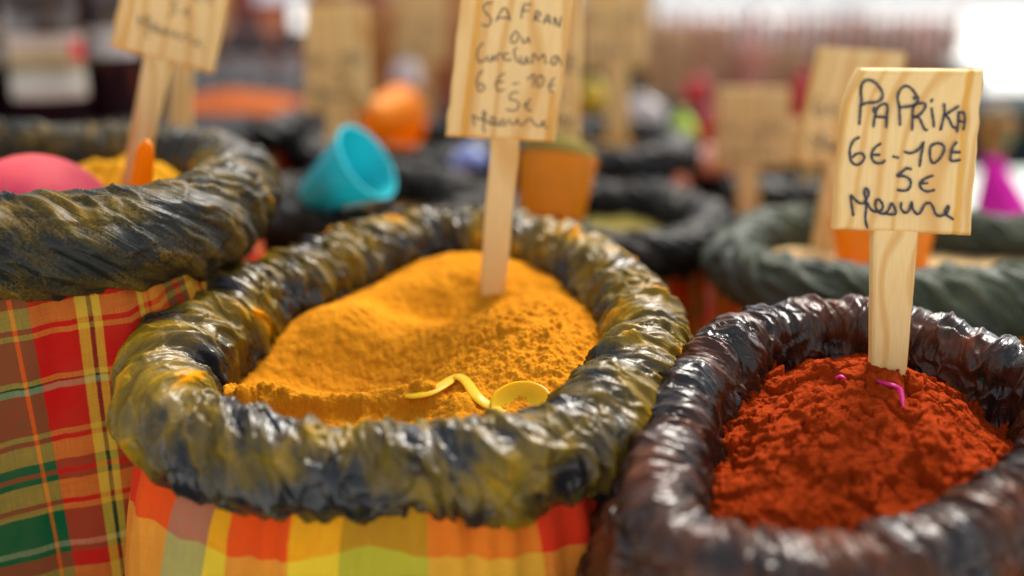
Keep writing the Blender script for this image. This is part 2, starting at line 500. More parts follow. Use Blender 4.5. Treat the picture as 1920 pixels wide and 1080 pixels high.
def make_sack(label, film, cloth, ctrl, p0, n, nu=760, nv=110, la=0.0, li=0.03, flare=0.0, islope=-0.003, crot2=None, arc_u=False, seed=0, amp=1.0, twist=1.0,
              cuv=(0, 0), crot=0.0, pitch_len=0.034, table_z=TABLE_Z, dust0=0.5, bag_scale=1.0, group=None, dust_fn=None, pleat=1.0):
    n = np.asarray(n, float); n /= np.linalg.norm(n)
    pts = [list(on_plane(c[0], c[1], p0, n)) + [c[2], (c[3] if len(c) > 3 else 0.0)] for c in ctrl]
    pts = np.array(pts)
    pts[:, :3] += n * pts[:, 4:5]
    C5 = catmull(pts, nu)
    C, R = C5[:, :3], C5[:, 3]
    cen = C.mean(axis=0)
    T = np.roll(C[:-1], -1, axis=0) - np.roll(C[:-1], 1, axis=0)
    T = np.vstack([T, T[:1]])
    for _ in range(6):
        T[:-1] = (np.roll(T[:-1], 1, 0) + T[:-1] * 2 + np.roll(T[:-1], -1, 0)) / 4; T[-1] = T[0]
    T /= np.linalg.norm(T, axis=1)[:, None]
    O = np.cross(T, n)
    if np.mean(np.sum(O * (C - cen), axis=1)) < 0: O = -O
    O /= np.linalg.norm(O, axis=1)[:, None]
    Rm = np.mean(np.linalg.norm(C - cen, axis=1))
    th = np.arctan2(np.dot(C - cen, np.cross(n, RGT)), np.dot(C - cen, RGT))
    # profile: list of (outward, up) for unit radius, plus arc position in metres
    r0 = np.mean(R)
    pr = []
    if la > 0:
        for t in np.linspace(1, 0, 40, endpoint=False): pr.append((1.0 + flare / r0 * t ** 0.8, -la / r0 * t))
        a0 = 0
    else:
        a0 = -125
    for a in np.radians(np.linspace(a0, 180, 80, endpoint=False)):
        pr.append((math.cos(a) * 1.0, math.sin(a)))
    for t in np.linspace(0, 1, 30): pr.append((-1.0 - islope / r0 * t, -li / r0 * t))
    pr = np.array(pr)
    s = np.concatenate([[0], np.cumsum(np.linalg.norm(np.diff(pr, axis=0), axis=1))])
    q = np.linspace(0, s[-1], nv)
    pr = np.stack([np.interp(q, s, pr[:, 0]), np.interp(q, s, pr[:, 1])], 1)
    arc = q * r0
    U = np.repeat(th, nv); A = np.tile(arc, nu)
    # low frequency wobble of the roll's thickness
    w = fbm(np.stack([np.cos(th) * 2.2, np.sin(th) * 2.2, th * 0 + seed], 1), seed, 2)
    w = w + 0.55 * fbm(np.stack([np.cos(th) * 7, np.sin(th) * 7, th * 0 + seed], 1), seed + 2, 2)
    Rw = R * (1 + 0.11 * w)
    V = (C[:, None, :] + Rw[:, None, None] * (O[:, None, :] * pr[None, :, 0:1] + n[None, None, :] * pr[None, :, 1:2]))
    du = np.gradient(V, axis=0); dv = np.gradient(V, axis=1)
    N = np.cross(du, dv); N /= np.linalg.norm(N, axis=2)[:, :, None] + 1e-12
    ref = O[:, None, :] * pr[None, :, 0:1] + n * pr[None, :, 1:2]
    if np.mean(np.sum(N * ref, axis=2)) < 0: N = -N
    V = V.reshape(-1, 3); N = N.reshape(-1, 3)
    thp = U + twist * A / Rm
    q1 = np.stack([np.cos(thp) * Rm, np.sin(thp) * Rm, A * 0.22 + seed * 3.1], 1)
    iso = np.stack([np.cos(U) * Rm, np.sin(U) * Rm, A + seed * 1.7], 1)
    wn_ = fbm(iso / 0.055, seed + 3, 2)
    wn2 = fbm(iso / 0.022, seed + 9, 2)
    # long pulled pleats: one-octave ridges stretched across the roll
    rg = 1 - np.abs(pn(q1 / 0.020 + wn_[:, None] * 0.5, seed + 21)) * 2.2
    rg2 = 1 - np.abs(pn(q1 / 0.0095 + wn2[:, None] * 0.35, seed + 41)) * 2.2
    circ = 2 * math.pi * Rm
    def tent(cell, el, sd, wp):
        k = max(6, int(round(circ / cell)))
        f1, f2, iv = worley((thp / (2 * math.pi)) * k + wp * wn2, A / (cell * el) + wp * wn_, sd, per=k)
        return f2 - f1, iv
    t1, i1 = tent(0.030, 2.6, seed + 60, 0.25)
    t2, i2 = tent(0.014, 3.2, seed + 70, 0.30)
    t3, i3 = tent(0.0075, 4.0, seed + 80, 0.20)
    sx = thp / (2 * math.pi) * round(circ / 0.042) + 1.6 * wn_ + 0.25 * wn2
    sx = sx - np.floor(sx)
    saw = sx * (1 - sstep(0.93, 1.0, sx))          # overlapping layers of film
    mask = sstep(-0.30, 0.45, fbm(iso / 0.07, seed + 31, 2))
    q0 = np.stack([np.cos(thp) * Rm, np.sin(thp) * Rm, A * 0.20 + seed * 5.1], 1)
    rga = np.clip(1 - np.abs(pn(q0 / 0.026 + wn_[:, None] * 0.55, seed + 25)) * 2.4, -0.2, 1)
    h = amp * (0.0034 * rga - 0.0036 * np.clip(t1, 0, 0.9) + 0.0014 * np.exp(-(t1 / 0.05) ** 2) - 0.0026 * np.clip(t2, 0, 0.8) * (0.3 + 0.7 * mask)
               + 0.0008 * np.exp(-(t2 / 0.07) ** 2)
               + pleat * (0.0016 * rg * (0.2 + 0.8 * (1 - mask)) + 0.0006 * rg2) - 0.0010 * np.clip(t3, 0, .7) * (1 - 0.5 * mask) + 0.0038 * wn_
               + 0.0034 * saw * sstep(-0.5, 0.4, fbm(iso / 0.09, seed + 91, 2))) + 0.002
    V = V + N * h[:, None]
    dust = dust0 + 0.50 * fbm(iso / 0.045, seed + 51, 3) + 0.14 * rg - 0.05 + 0.10 * rg2 + 0.16 * np.exp(-(t1 / 0.06) ** 2) + 0.10 * np.exp(-(t2 / 0.08) ** 2)
    if dust_fn is not None: dust = dust + dust_fn(V, N)
    film_c = np.stack([thp * Rm + seed, A * 0.8, np.full(len(A), seed * 0.37)], 1)
    F = grid_faces(nu, nv)
    me = mesh_raw("plastic_liner", V, F, True, {"film": film_c, "dust": dust})
    root = thing("spice_sack", label, "sack", (cen[0], cen[1], table_z), group)
    link("plastic_liner", me, film, root)
    # cloth bag hanging below the roll
    nb, mb = 260, 80
    Cb = catmull(pts, nb)[:, :3]
    tb_ = np.linspace(0, 1, mb)
    sc = np.interp(tb_, [0, 0.12, 0.35, 0.7, 0.93, 1.0], [0.93, 1.0, 1.05, 1.04, 0.98, 0.90]) * bag_scale
    thb = np.arctan2(np.dot(Cb - cen, np.cross(n, RGT)), np.dot(Cb - cen, RGT))
    ztop = Cb[:, 2] - 0.004
    Zb = ztop[:, None] + (table_z + 0.002 - ztop[:, None]) * tb_[None, :]
    cxy = cen[None, None, :2] + (Cb[:, None, :2] - cen[None, None, :2]) * sc[None, :, None]
    Vb = np.concatenate([cxy, Zb[:, :, None]], axis=2)
    rad = Cb - cen; rad[:, 2] = 0; rad /= np.linalg.norm(rad, axis=1)[:, None]
    pp = np.stack([np.repeat(np.cos(thb), mb) * 6, np.repeat(np.sin(thb), mb) * 6, np.tile(tb_, nb) * 1.3 + seed], 1)
    gath = (1 - 0.6 * np.tile(tb_, nb))
    hb = 0.009 * fbm(pp, seed + 5, 3) * gath + 0.0045 * tri(np.repeat(thb, mb) / (2 * math.pi) * 38 + 2 * pn(pp * 0.5, seed)) * np.clip(1 - 2.2 * np.tile(tb_, nb), 0, 1)
    Vb = Vb.reshape(-1, 3) + np.repeat(rad, mb, axis=0) * hb[:, None]
    uu = np.repeat((np.mod(thb - math.pi / 2, 2 * math.pi) - 1.5 * math.pi) * Rm, mb); vv = -(Vb[:, 2] - cen[2])
    if arc_u:      # measure the cloth along its own edge, from the front of the bag
        sl = np.concatenate([[0], np.cumsum(np.linalg.norm(np.diff(Cb[:, :2], axis=0), axis=1))]) * bag_scale
        i0 = int(np.argmin(np.abs(np.mod(thb + math.pi / 2 + math.pi, 2 * math.pi) - math.pi)))
        d_ = sl - sl[i0]
        d_ = np.mod(d_ + sl[-1] / 2, sl[-1]) - sl[-1] / 2
        if thb[(i0 + 3) % nb] < thb[i0]: d_ = -d_
        uu = np.repeat(d_, mb)
    uu = uu + 0.022 * pn(pp * 0.40, seed + 1) * (0.35 + np.clip(1 - 2 * np.tile(tb_, nb), 0, 1)); vv = vv + 0.010 * pn(pp * 0.35, seed + 2)
    cr, sr = math.cos(crot), math.sin(crot)
    sr2 = math.sin(crot if crot2 is None else crot2)
    cu = np.stack([uu * cr - vv * sr + cuv[0], uu * sr2 + vv * cr + cuv[1], uu * 0], 1)
    link("cloth_bag", mesh_raw("cloth_bag", Vb, grid_faces(nb, mb), True, {"cloth": cu}), cloth, root)
    return root, dict(C=C, cen=cen, n=n, R=R, Rm=Rm, p0=p0)

def tilt(deg, side=0.0):
    a, b = math.radians(deg), math.radians(side)
    v = np.array([math.sin(b), -math.sin(a), math.cos(a)])
    return v / np.linalg.norm(v)

def inside(poly, x, y):
    c = np.zeros(x.shape, bool)
    x0, y0 = poly[:, 0], poly[:, 1]
    x1, y1 = np.roll(x0, -1), np.roll(y0, -1)
    for a, b, d, e in zip(x0, y0, x1, y1):
        if b == e: continue
        k = ((b > y) != (e > y)) & (x < (d - a) * (y - b) / (e - b) + a)
        c ^= k
    return c

class Field:
    """powder surface: a height field over the sack's opening plane"""
    def __init__(s, info, hfun):
        s.c, s.n = info['cen'], info['n']
        s.e1 = RGT - s.n * np.dot(RGT, s.n); s.e1 /= np.linalg.norm(s.e1)
        s.e2 = np.cross(s.n, s.e1)
        s.C = info['C']; s.h = hfun
        s.p0 = info['p0']
    def xy(s, px, py):
        p = on_plane(px, py, s.c, s.n) - s.c
        return np.dot(p, s.e1), np.dot(p, s.e2)
    def hit(s, px, py):
        r = ray(px, py)
        for t in np.arange(0.45, 2.6, 0.0006):
            q = CAM + r * t - s.c
            x, y, z = np.dot(q, s.e1), np.dot(q, s.e2), np.dot(q, s.n)
            if z < 0.12 and z <= s.h(np.array([x]), np.array([y]), True)[0]: break
        return CAM + r * t
    def build(s, name, m, step):
        poly = np.stack([(s.C - s.c) @ s.e1, (s.C - s.c) @ s.e2], 1)[::6]
        x0, x1 = poly[:, 0].min(), poly[:, 0].max(); y0, y1 = poly[:, 1].min(), poly[:, 1].max()
        nx, ny = int((x1 - x0) / step) + 2, int((y1 - y0) / step) + 2
        X, Y = np.meshgrid(x0 + np.arange(nx) * step, y0 + np.arange(ny) * step, indexing='ij')
        ok = inside(poly, X, Y)
        Z = np.zeros(X.shape)
        Z[ok] = s.h(X[ok], Y[ok], False)
        V = s.c + X[..., None] * s.e1 + Y[..., None] * s.e2 + Z[..., None] * s.n
        F = grid_faces(nx, ny)
        okf = ok.ravel()[F].all(axis=1)
        F = F[okf]
        used = np.unique(F); mp = np.zeros(nx * ny, int); mp[used] = np.arange(len(used))
        me = mesh_raw(name, V.reshape(-1, 3)[used], mp[F], True)
        return link(name, me, m)

def gsn(x, y, cx, cy, sx, sy=None, rot=0.0):
    sy = sy or sx
    c, d = math.cos(rot), math.sin(rot)
    u = (x - cx) * c + (y - cy) * d; v = -(x - cx) * d + (y - cy) * c
    return np.exp(-(u * u / (2 * sx * sx) + v * v / (2 * sy * sy)))

def seg_dist(x, y, a, b):
    ax, ay = a; bx, by = b
    dx, dy = bx - ax, by - ay
    t = np.clip(((x - ax) * dx + (y - ay) * dy) / (dx * dx + dy * dy), 0, 1)
    return np.hypot(x - ax - t * dx, y - ay - t * dy), t

# ---- turmeric sack (centre)
n_t = tilt(9)
ctl_t = [(330, 805, .034), (450, 860, .031), (600, 878, .030), (780, 882, .030), (950, 876, .030), (1080, 836, .032),
         (1170, 755, .035), (1210, 672, .033), (1185, 585, .031), (1115, 520, .030), (1020, 475, .029), (900, 450, .029),
         (790, 455, .030), (690, 487, .031), (570, 535, .033), (450, 590, .035), (365, 655, .037), (318, 730, .036)]
def dust_t(V, N):
    # turmeric collects on the inner, upward side and spills over the back left of the roll
    c = on_plane(655, 480, np.array(P(750, 660, .92)), n_t)
    d = np.linalg.norm(V - c, axis=1)
    return 1.6 * np.exp(-(d / 0.034) ** 3) + 0.10 * N[:, 2]
sack_t, inf_t = make_sack("black plastic sack dusted yellow with orange and yellow block check cloth, full of turmeric", YEL_FILM, BLOCKS,
    ctl_t, P(750, 660, .92), n_t, nu=1250, nv=190, seed=1, cuv=(0.462, -0.083), bag_scale=1.12, dust0=0.46, twist=0.35, dust_fn=dust_t, group="rolled plastic spice sacks", amp=1.15)

lumps = []
def h_turm(x, y, coarse):
    f = FT
    def at(px, py): return f.xy(px, py)
    h = np.full(x.shape, -0.022)
    def add(px, py, a, sx, sy=None, rot=0.0):
        nonlocal h
        cx, cy = at(px, py); h = h + a * gsn(x, y, cx, cy, sx, sy, rot)
    add(985, 640, 0.036, 0.060, 0.060)
    add(870, 500, 0.030, 0.055, 0.040)
    add(1050, 540, 0.012, 0.05, 0.05)
    add(640, 590, 0.026, 0.040, 0.032)
    add(560, 640, 0.006, 0.05, 0.04)
    add(725, 540, 0.012, 0.035, 0.025)
    add(640, 668, -0.020, 0.060, 0.030)
    add(800, 566, -0.013, 0.040, 0.016, -0.1)
    add(930, 552, -0.008, 0.040, 0.014)
    add(1080, 740, 0.012, 0.05, 0.05)
    # front ledge with a crumbling scarp
    wob = 0.004 * pn(np.stack([x * 60, y * 60, x * 0 + 4], -1).reshape(-1, 3), 3).reshape(x.shape)
    d, t = seg_dist(x, y, at(430, 728), at(800, 722))
    h = h + 0.024 * np.exp(-(np.maximum(d + wob, 0) / 0.012) ** 3) * (1 - 0.35 * t)
    d, t = seg_dist(x, y, at(540, 782), at(720, 778))
    h = h + 0.009 * np.exp(-((d + wob) / 0.012) ** 2)
    d, t = seg_dist(x, y, at(860, 742), at(850, 810))
    h = h + 0.010 * np.exp(-((d + wob) / 0.013) ** 2)
    # crack across the mound
    (ax, ay), (bx, by) = at(725, 712), at(905, 652)
    d, t = seg_dist(x, y, (ax, ay), (bx, by))
    side = ((x - ax) * (by - ay) - (y - ay) * (bx - ax)) / math.hypot(bx - ax, by - ay) + wob
    h = h + 0.0075 * sstep(-0.0012, 0.0012, side) * np.exp(-(d / 0.020) ** 2) * np.sin(np.clip(t, 0.02, 0.98) * math.pi) 
    if coarse: return h
    p = np.stack([x, y, x * 0 + 1.0], 1)
    cx, cy = at(980, 640)
    rough = np.clip(gsn(x, y, cx, cy, 0.075, 0.06) * 1.3 + 0.18, 0, 1)
    for a_, b_ in (((450, 735)), ((760, 735))): 
        qx, qy = at(a_, b_); rough = np.maximum(rough, 0.9 * gsn(x, y, qx, qy, 0.05, 0.02))
    h = h + 0.0022 * fbm(p / 0.03, 5, 3)
    h = h + rough * 0.0024 * fbm(p / 0.008, 15, 4, 0.6)
    f1, f2, iv = worley(x / 0.0075 + 0.3 * pn(p / 0.01, 2), y / 0.0075, 8)
    h = h + rough * 0.0028 * np.clip(iv - 0.45, 0, 1) * np.sqrt(np.clip(1 - (f1 * 1.9) ** 2, 0, 1))
    f1, f2, iv = worley(x / 0.0034, y / 0.0034, 18)
    h = h + (0.3 + rough) * 0.0011 * np.clip(iv - 0.4, 0, 1) * np.sqrt(np.clip(1 - (f1 * 1.8) ** 2, 0, 1))
    h = h + 0.00045 * (0.4 + rough) * fbm(p / 0.0022, 33, 2)
    for px, py, r in LUMPS:
        qx, qy = at(px, py)
        a = pn(np.stack([x * 180, y * 180, x * 0 + px], 1), 3) * 0.22
        rr = np.hypot(x - qx, y - qy) / r + a
        h = h + 0.85 * r * np.sqrt(np.clip(1 - rr ** 2, 0, 1))
    return h
LUMPS = [(947, 645, .0085), (895, 650, .0060), (921, 652, .0052), (975, 632, .0058), (1000, 622, .0045), (913, 637, .0035),
         (880, 640, .003), (1018, 660, .0045), (960, 612, .004), (900, 618, .0032), (1045, 640, .004), (860, 655, .0028), (930, 625, .003), (1040, 615, .0045),
         (440, 712, .008), (470, 716, .006), (500, 722, .007), (455, 735, .006), (532, 728, .005), (780, 722, .005)]
FT = Field(inf_t, h_turm)
o = FT.build("turmeric_powder", TURM, 0.0008)
tag(o, "golden orange turmeric powder heaped in the centre sack", "spice", kind="stuff")

# ---- paprika sack (right front)
n_p = tilt(13, 0)
ctl_p = [(1250, 1000, .023), (1310, 1052, .023), (1400, 1072, .023), (1520, 1078, .023), (1650, 1070, .023), (1770, 1022, .023), (1885, 950, .023),
         (1980, 880, .022), (2015, 805, .021), (1975, 740, .020), (1880, 694, .020), (1770, 654, .020), (1650, 622, .021), (1550, 612, .021),
         (1450, 628, .022), (1370, 665, .022), (1305, 730, .022), (1262, 820, .023), (1240, 920, .023)]
sack_p, inf_p = make_sack("black plastic sack dusted rusty brown, full of red paprika, at the front right", RED_FILM, CHECK3,
    ctl_p, P(1600, 840, .79), n_p, nu=1250, nv=240, seed=7, la=0.14, li=0.07, flare=0.045, islope=0.016, twist=0.12, dust0=0.42, amp=1.0, pitch_len=0.022,
    group="rolled plastic spice sacks", bag_scale=0.97, pleat=1.3)

def h_pap(x, y, coarse):
    f = FP
    def at(px, py): return f.xy(px, py)
    h = np.full(x.shape, -0.040)
    for px, py, a, sx, sy in ((1600, 800, 0.040, 0.075, 0.085), (1640, 700, 0.022, 0.05, 0.04), (1800, 850, 0.012, 0.05, 0.05), (1430, 930, 0.016, 0.06, 0.06)):
        cx, cy = at(px, py); h = h + a * gsn(x, y, cx, cy, sx, sy)
    d, t = seg_dist(x, y, at(1700, 745), at(1690, 840))
    h = h - 0.008 * np.exp(-(d / 0.008) ** 2)
    if coarse: return h
    p = np.stack([x, y, x * 0 + 2.0], 1)
    w1 = fbm(p / 0.02, 3, 3); w2 = fbm(p / 0.02, 44, 3)
    h = h + 0.0045 * fbm(p / 0.045, 6, 3)
    f1, f2, iv = worley(x / 0.034 + 0.5 * w2, y / 0.030 + 0.5 * w1, 77)
    e = f2 - f1
    h = h + 0.0110 * (iv - 0.5) * sstep(0.0, 0.14, e) - 0.0030 * np.exp(-(e / 0.035) ** 2)
    k = 0.0165
    f1, f2, iv = worley(x / k + 0.45 * w1, y / k + 0.45 * w2, 4)
    e = f2 - f1
    h = h + 0.0066 * (iv - 0.5) * sstep(0.0, 0.16, e) - 0.0045 * np.exp(-(e / 0.06) ** 2) * sstep(-0.2, 0.3, w2)
    k = 0.0075
    f1, f2, iv = worley(x / k + 0.5 * w2, y / k + 0.5 * w1, 14)
    e = f2 - f1
    h = h + 0.0022 * (iv - 0.4) * sstep(0.0, 0.25, e) - 0.0005 * np.exp(-(e / 0.07) ** 2)
    f1, f2, iv = worley(x / 0.004, y / 0.004 + 0.4 * w1, 24)
    h = h + 0.0016 * np.clip(iv - 0.35, 0, 1) * np.sqrt(np.clip(1 - (f1 * 1.6) ** 2, 0, 1))
    h = h + 0.0005 * fbm(p / 0.004, 61, 4, 0.6)
    return h
FP = Field(inf_p, h_pap)
o = FP.build("paprika_powder", PAPR, 0.00075)
tag(o, "crumbly brick red paprika powder heaped in the front right sack", "spice", kind="stuff")

# ---- left sack
ctl_l = [(-100, 462, .036), (50, 460, .036), (200, 452, .036), (325, 432, .036), (405, 402, .036), (440, 360, .036), (425, 325, .034),
         (370, 305, .033), (280, 295, .032), (150, 288, .032), (0, 286, .032), (-200, 292, .032), (-370, 325, .034), (-420, 380, .036), (-350, 435, .036), (-230, 465, .036)]
sack_l, inf_l = make_sack("black plastic sack faintly dusted ochre with red and green madras cloth, at the left", GOLD_FILM, PLAID,
    ctl_l, P(0, 370, 1.06), tilt(0), nu=1100, nv=150, seed=13, dust0=0.36, crot=math.radians(2), crot2=math.radians(12), arc_u=True, cuv=(0.188, 0.1405), group="rolled plastic spice sacks", bag_scale=1.10, twist=0.9)
def h_flat(base, bumps, rough=0.003, sd=0):
    def f(x, y, coarse):
        h = np.full(x.shape, base)
        for cx, cy, a, s in bumps: h = h + a * gsn(x, y, cx, cy, s)
        if coarse: return h
        p = np.stack([x, y, x * 0 + sd], 1)
        return h + rough * fbm(p / 0.02, sd, 4)
    return f
FL = Field(inf_l, h_flat(-0.040, [(0.06, 0.10, 0.048, 0.05), (0.13, 0.06, 0.035, 0.035)], 0.008, 3))
o = FL.build("curry_powder", OCHRE, 0.003)
tag(o, "ochre yellow curry powder in the left sack", "spice", kind="stuff")

def mid_sack(label, film, cloth, cx, cy, d, hw, r, tiltdeg, seed, pow_name, pow_mat, pow_label, base=-0.012, asp=1.0, bumps=(), nu=420, nv=70, **kw):
    """a round sack whose opening is centred at a point; hw = half width in metres"""
    c = P(cx, cy, d); n = tilt(tiltdeg)
    e1 = RGT; e2 = np.cross(n, e1)
    ctrl = []
    for k in range(12):
        a = 2 * math.pi * k / 12
        rr = hw * (1 + 0.05 * math.sin(3 * a + seed) + 0.03 * math.sin(5 * a + 2 * seed))
        p = c + e1 * math.cos(a) * rr + e2 * math.sin(a) * rr * asp
        q = p - CAM; dz = np.dot(q, FWD)
        ctrl.append((960 + FPX * np.dot(q, RGT) / dz, 540 - FPX * np.dot(q, UPV) / dz, r))
    sk, inf = make_sack(label, film, cloth, ctrl, c, n, nu=nu, nv=nv, seed=seed, group="rolled plastic spice sacks", **kw)
    fl = Field(inf, h_flat(base, list(bumps), 0.003, seed))
    o = fl.build(pow_name, pow_mat, 0.004)
    tag(o, pow_label, "spice", kind="stuff")
    return sk, inf, fl

# ---- grey sack behind the paprika
ctl_g = [(1410, 520, .030), (1490, 550, .031), (1590, 562, .032), (1720, 572, .033), (1850, 570, .034), (1990, 550, .034), (2080, 510, .033), (2080, 470, .03),
         (1980, 452, .028), (1850, 446, .026), (1720, 438, .026), (1600, 432, .026), (1500, 432, .026), (1420, 448, .028), (1380, 482, .030)]
sack_g, inf_g = make_sack("dull grey green plastic sack with an orange cup in it, behind the paprika", GREY_FILM, CHECK3,
    ctl_g, P(1650, 500, 1.22), tilt(1), nu=800, nv=100, seed=19, dust0=0.5, group="rolled plastic spice sacks", twist=1.2)
FG = Field(inf_g, h_flat(-0.016, [(-0.12, 0.03, 0.02, 0.04)], 0.002, 9))
tag(FG.build("tan_spice", TANP, 0.004), "pale tan spice in the grey green sack", "spice", kind="stuff")

# ---- darker sacks further back
mid_sack("black sack of olive brown herbs behind the turmeric on its right", BLACK_FILM, CHECK3, 1140, 425, 1.42, 0.128, .026, 2, 23,
         "dry_herbs", OLIVE, "olive brown dried herbs in the black sack behind the turmeric", base=-0.012, dust0=0.45)
mid_sack("black sack with the turquoise cup lying in it, behind the turmeric on its left", BLACK_FILM, CHECK3, 700, 395, 1.40, 0.128, .028, 2, 29,
         "brown_spice", BROWNP, "dark brown spice under the turquoise cup", base=-0.015, dust0=0.55)
mid_sack("black sack of orange red spice below the small bottles", BLACK_FILM, CHECK3, 430, 225, 2.0, 0.15, .025, 3, 31,
         "red_spice", REDSP, "orange red spice in the far left black sack", base=0.018, bumps=((0.0, 0.02, 0.03, 0.07),), dust0=0.3)
mid_sack("black sack between the saffron board and the lime pouch", BLACK_FILM, CHECK3, 1130, 285, 1.85, 0.13, .030, 2, 37,
         "ground_spice", BROWNP, "mid brown ground spice behind the upright orange cup", base=0.0, dust0=0.3)
mid_sack("black sack in shade behind the small square price board", BLACK_FILM, CHECK3, 1470, 350, 1.95, 0.15, .034, 0, 41,
         "dark_spice", BROWNP, "dark ground spice behind the small square price board", base=-0.01, dust0=0.1)
mid_sack("black sack with the round orange cup in it, left of the saffron board", BLACK_FILM, CHECK3, 745, 285, 1.95, 0.15, .030, 2, 43,
         "seed_spice", BROWNP, "dark seeds around the round orange cup", base=-0.01, dust0=0.2)

# ------------------------------------------------------------------ price boards
def A6(*pts):     # tracing coordinates on the paprika board, six per picture pixel
    return [(1550 + x / 6.0, 110 + y / 6.0) for x, y in pts]
def B6(*pts):
    return [(1550 + x / 6.0, 280 + y / 6.0) for x, y in pts]
ST_TOP = [A6((385, 300), (380, 390), (386, 470), (375, 560), (362, 735)),
    A6((378, 400), (385, 310), (415, 258), (470, 240), (540, 270), (600, 340), (625, 410), (600, 465), (540, 492), (440, 500), (365, 535)),
    A6((530, 545), (520, 590), (545, 610), (530, 680), (522, 765)), A6((545, 610), (570, 550), (620, 515), (660, 510), (680, 550), (672, 640), (665, 775)), A6((540, 655), (600, 655), (680, 665)),
    A6((820, 745), (815, 620), (808, 530), (792, 440), (810, 370), (850, 320), (900, 308), (945, 335), (990, 390), (1020, 440), (1010, 490), (950, 530), (820, 550)),
    A6((1000, 500), (965, 560), (960, 680), (955, 800)), A6((965, 550), (1000, 515), (1060, 500), (1105, 515), (1090, 570), (1040, 630), (975, 660)),
    A6((975, 655), (1030, 665), (1070, 740), (1100, 800), (1125, 800)), A6((1182, 458), (1170, 485)), A6((972, 436), (990, 450)), A6((985, 430), (978, 455)), A6((1175, 560), (1185, 640), (1195, 700), (1200, 765)),
    A6((1315, 510), (1320, 600), (1300, 700), (1275, 800)), A6((1475, 535), (1410, 580), (1325, 630)), A6((1325, 630), (1370, 680), (1410, 765), (1440, 775)),
    A6((1475, 600), (1475, 700), (1460, 820)), A6((1475, 612), (1520, 600), (1545, 640), (1545, 720), (1530, 800)), A6((1480, 700), (1545, 715))]
ST_PRICE = [A6((360, 885), (300, 920), (260, 1000), (255, 1080), (270, 1150), (320, 1192), (380, 1175), (420, 1115), (390, 1065), (330, 1070), (285, 1110)),
    A6((600, 955), (550, 990), (510, 1040), (500, 1090), (515, 1145), (560, 1175), (620, 1170), (650, 1145)), A6((515, 1080), (590, 1082)),
    A6((740, 1100), (800, 1114)), A6((870, 1045), (930, 1062), (1000, 1040), (1060, 980), (1085, 945)), A6((1085, 940), (1070, 1020), (1055, 1100), (1040, 1210)),
    A6((1190, 965), (1160, 1000), (1155, 1080), (1170, 1150), (1200, 1175), (1260, 1130), (1310, 1050), (1310, 980), (1250, 952), (1190, 965)),
    A6((1455, 940), (1410, 1000), (1390, 1080), (1388, 1140), (1420, 1152), (1495, 1137)), A6((1400, 1052), (1495, 1052))]
ST_FIVE = [B6((945, 222), (890, 215), (840, 255), (785, 300), (860, 300), (920, 330), (942, 380), (920, 440), (870, 465), (790, 455)),
    B6((1190, 295), (1130, 315), (1070, 350), (1040, 390), (1060, 440), (1110, 470), (1160, 470), (1205, 455)), B6((1050, 382), (1130, 380))]
ST_MES = [B6((295, 740), (275, 620), (268, 520), (310, 560), (360, 600), (410, 605), (440, 560), (468, 500), (450, 445), (430, 440), (418, 480), (430, 540), (440, 640), (430, 760), (440, 840), (455, 880)),
    B6((450, 600), (490, 670), (540, 700), (600, 690), (628, 640), (600, 580), (565, 560), (545, 600), (550, 660), (590, 715), (650, 720), (690, 680), (725, 605), (760, 660), (772, 722), (700, 730), (650, 715)),
    B6((835, 600), (830, 660), (870, 710), (920, 690), (950, 590), (960, 660), (1000, 720), (1040, 720), (1080, 650), (1110, 610), (1160, 605), (1190, 650), (1220, 725), (1270, 750), (1320, 730), (1360, 690), (1365, 635), (1330, 680), (1330, 725), (1370, 755), (1415, 785))]

def remap(strokes, q):
    """move strokes from the paprika board's frame to another four corners (TL,TR,BR,BL)"""
    TLs, TRs, BRs, BLs = (1585, 128), (1835, 130), (1818, 443), (1565, 432)
    out = []
    for s in strokes:
        r = []
        for x, y in s:
            v = (y - 128) / 310.0
            xl = TLs[0] + (BLs[0] - TLs[0]) * v; xr = TRs[0] + (BRs[0] - TRs[0]) * v
            u = (x - xl) / (xr - xl)
            r.append(tuple((1 - v) * ((1 - u) * q[0][k] + u * q[1][k]) + v * ((1 - u) * q[3][k] + u * q[2][k]) for k in (0, 1)))
        out.append(r)
    return out

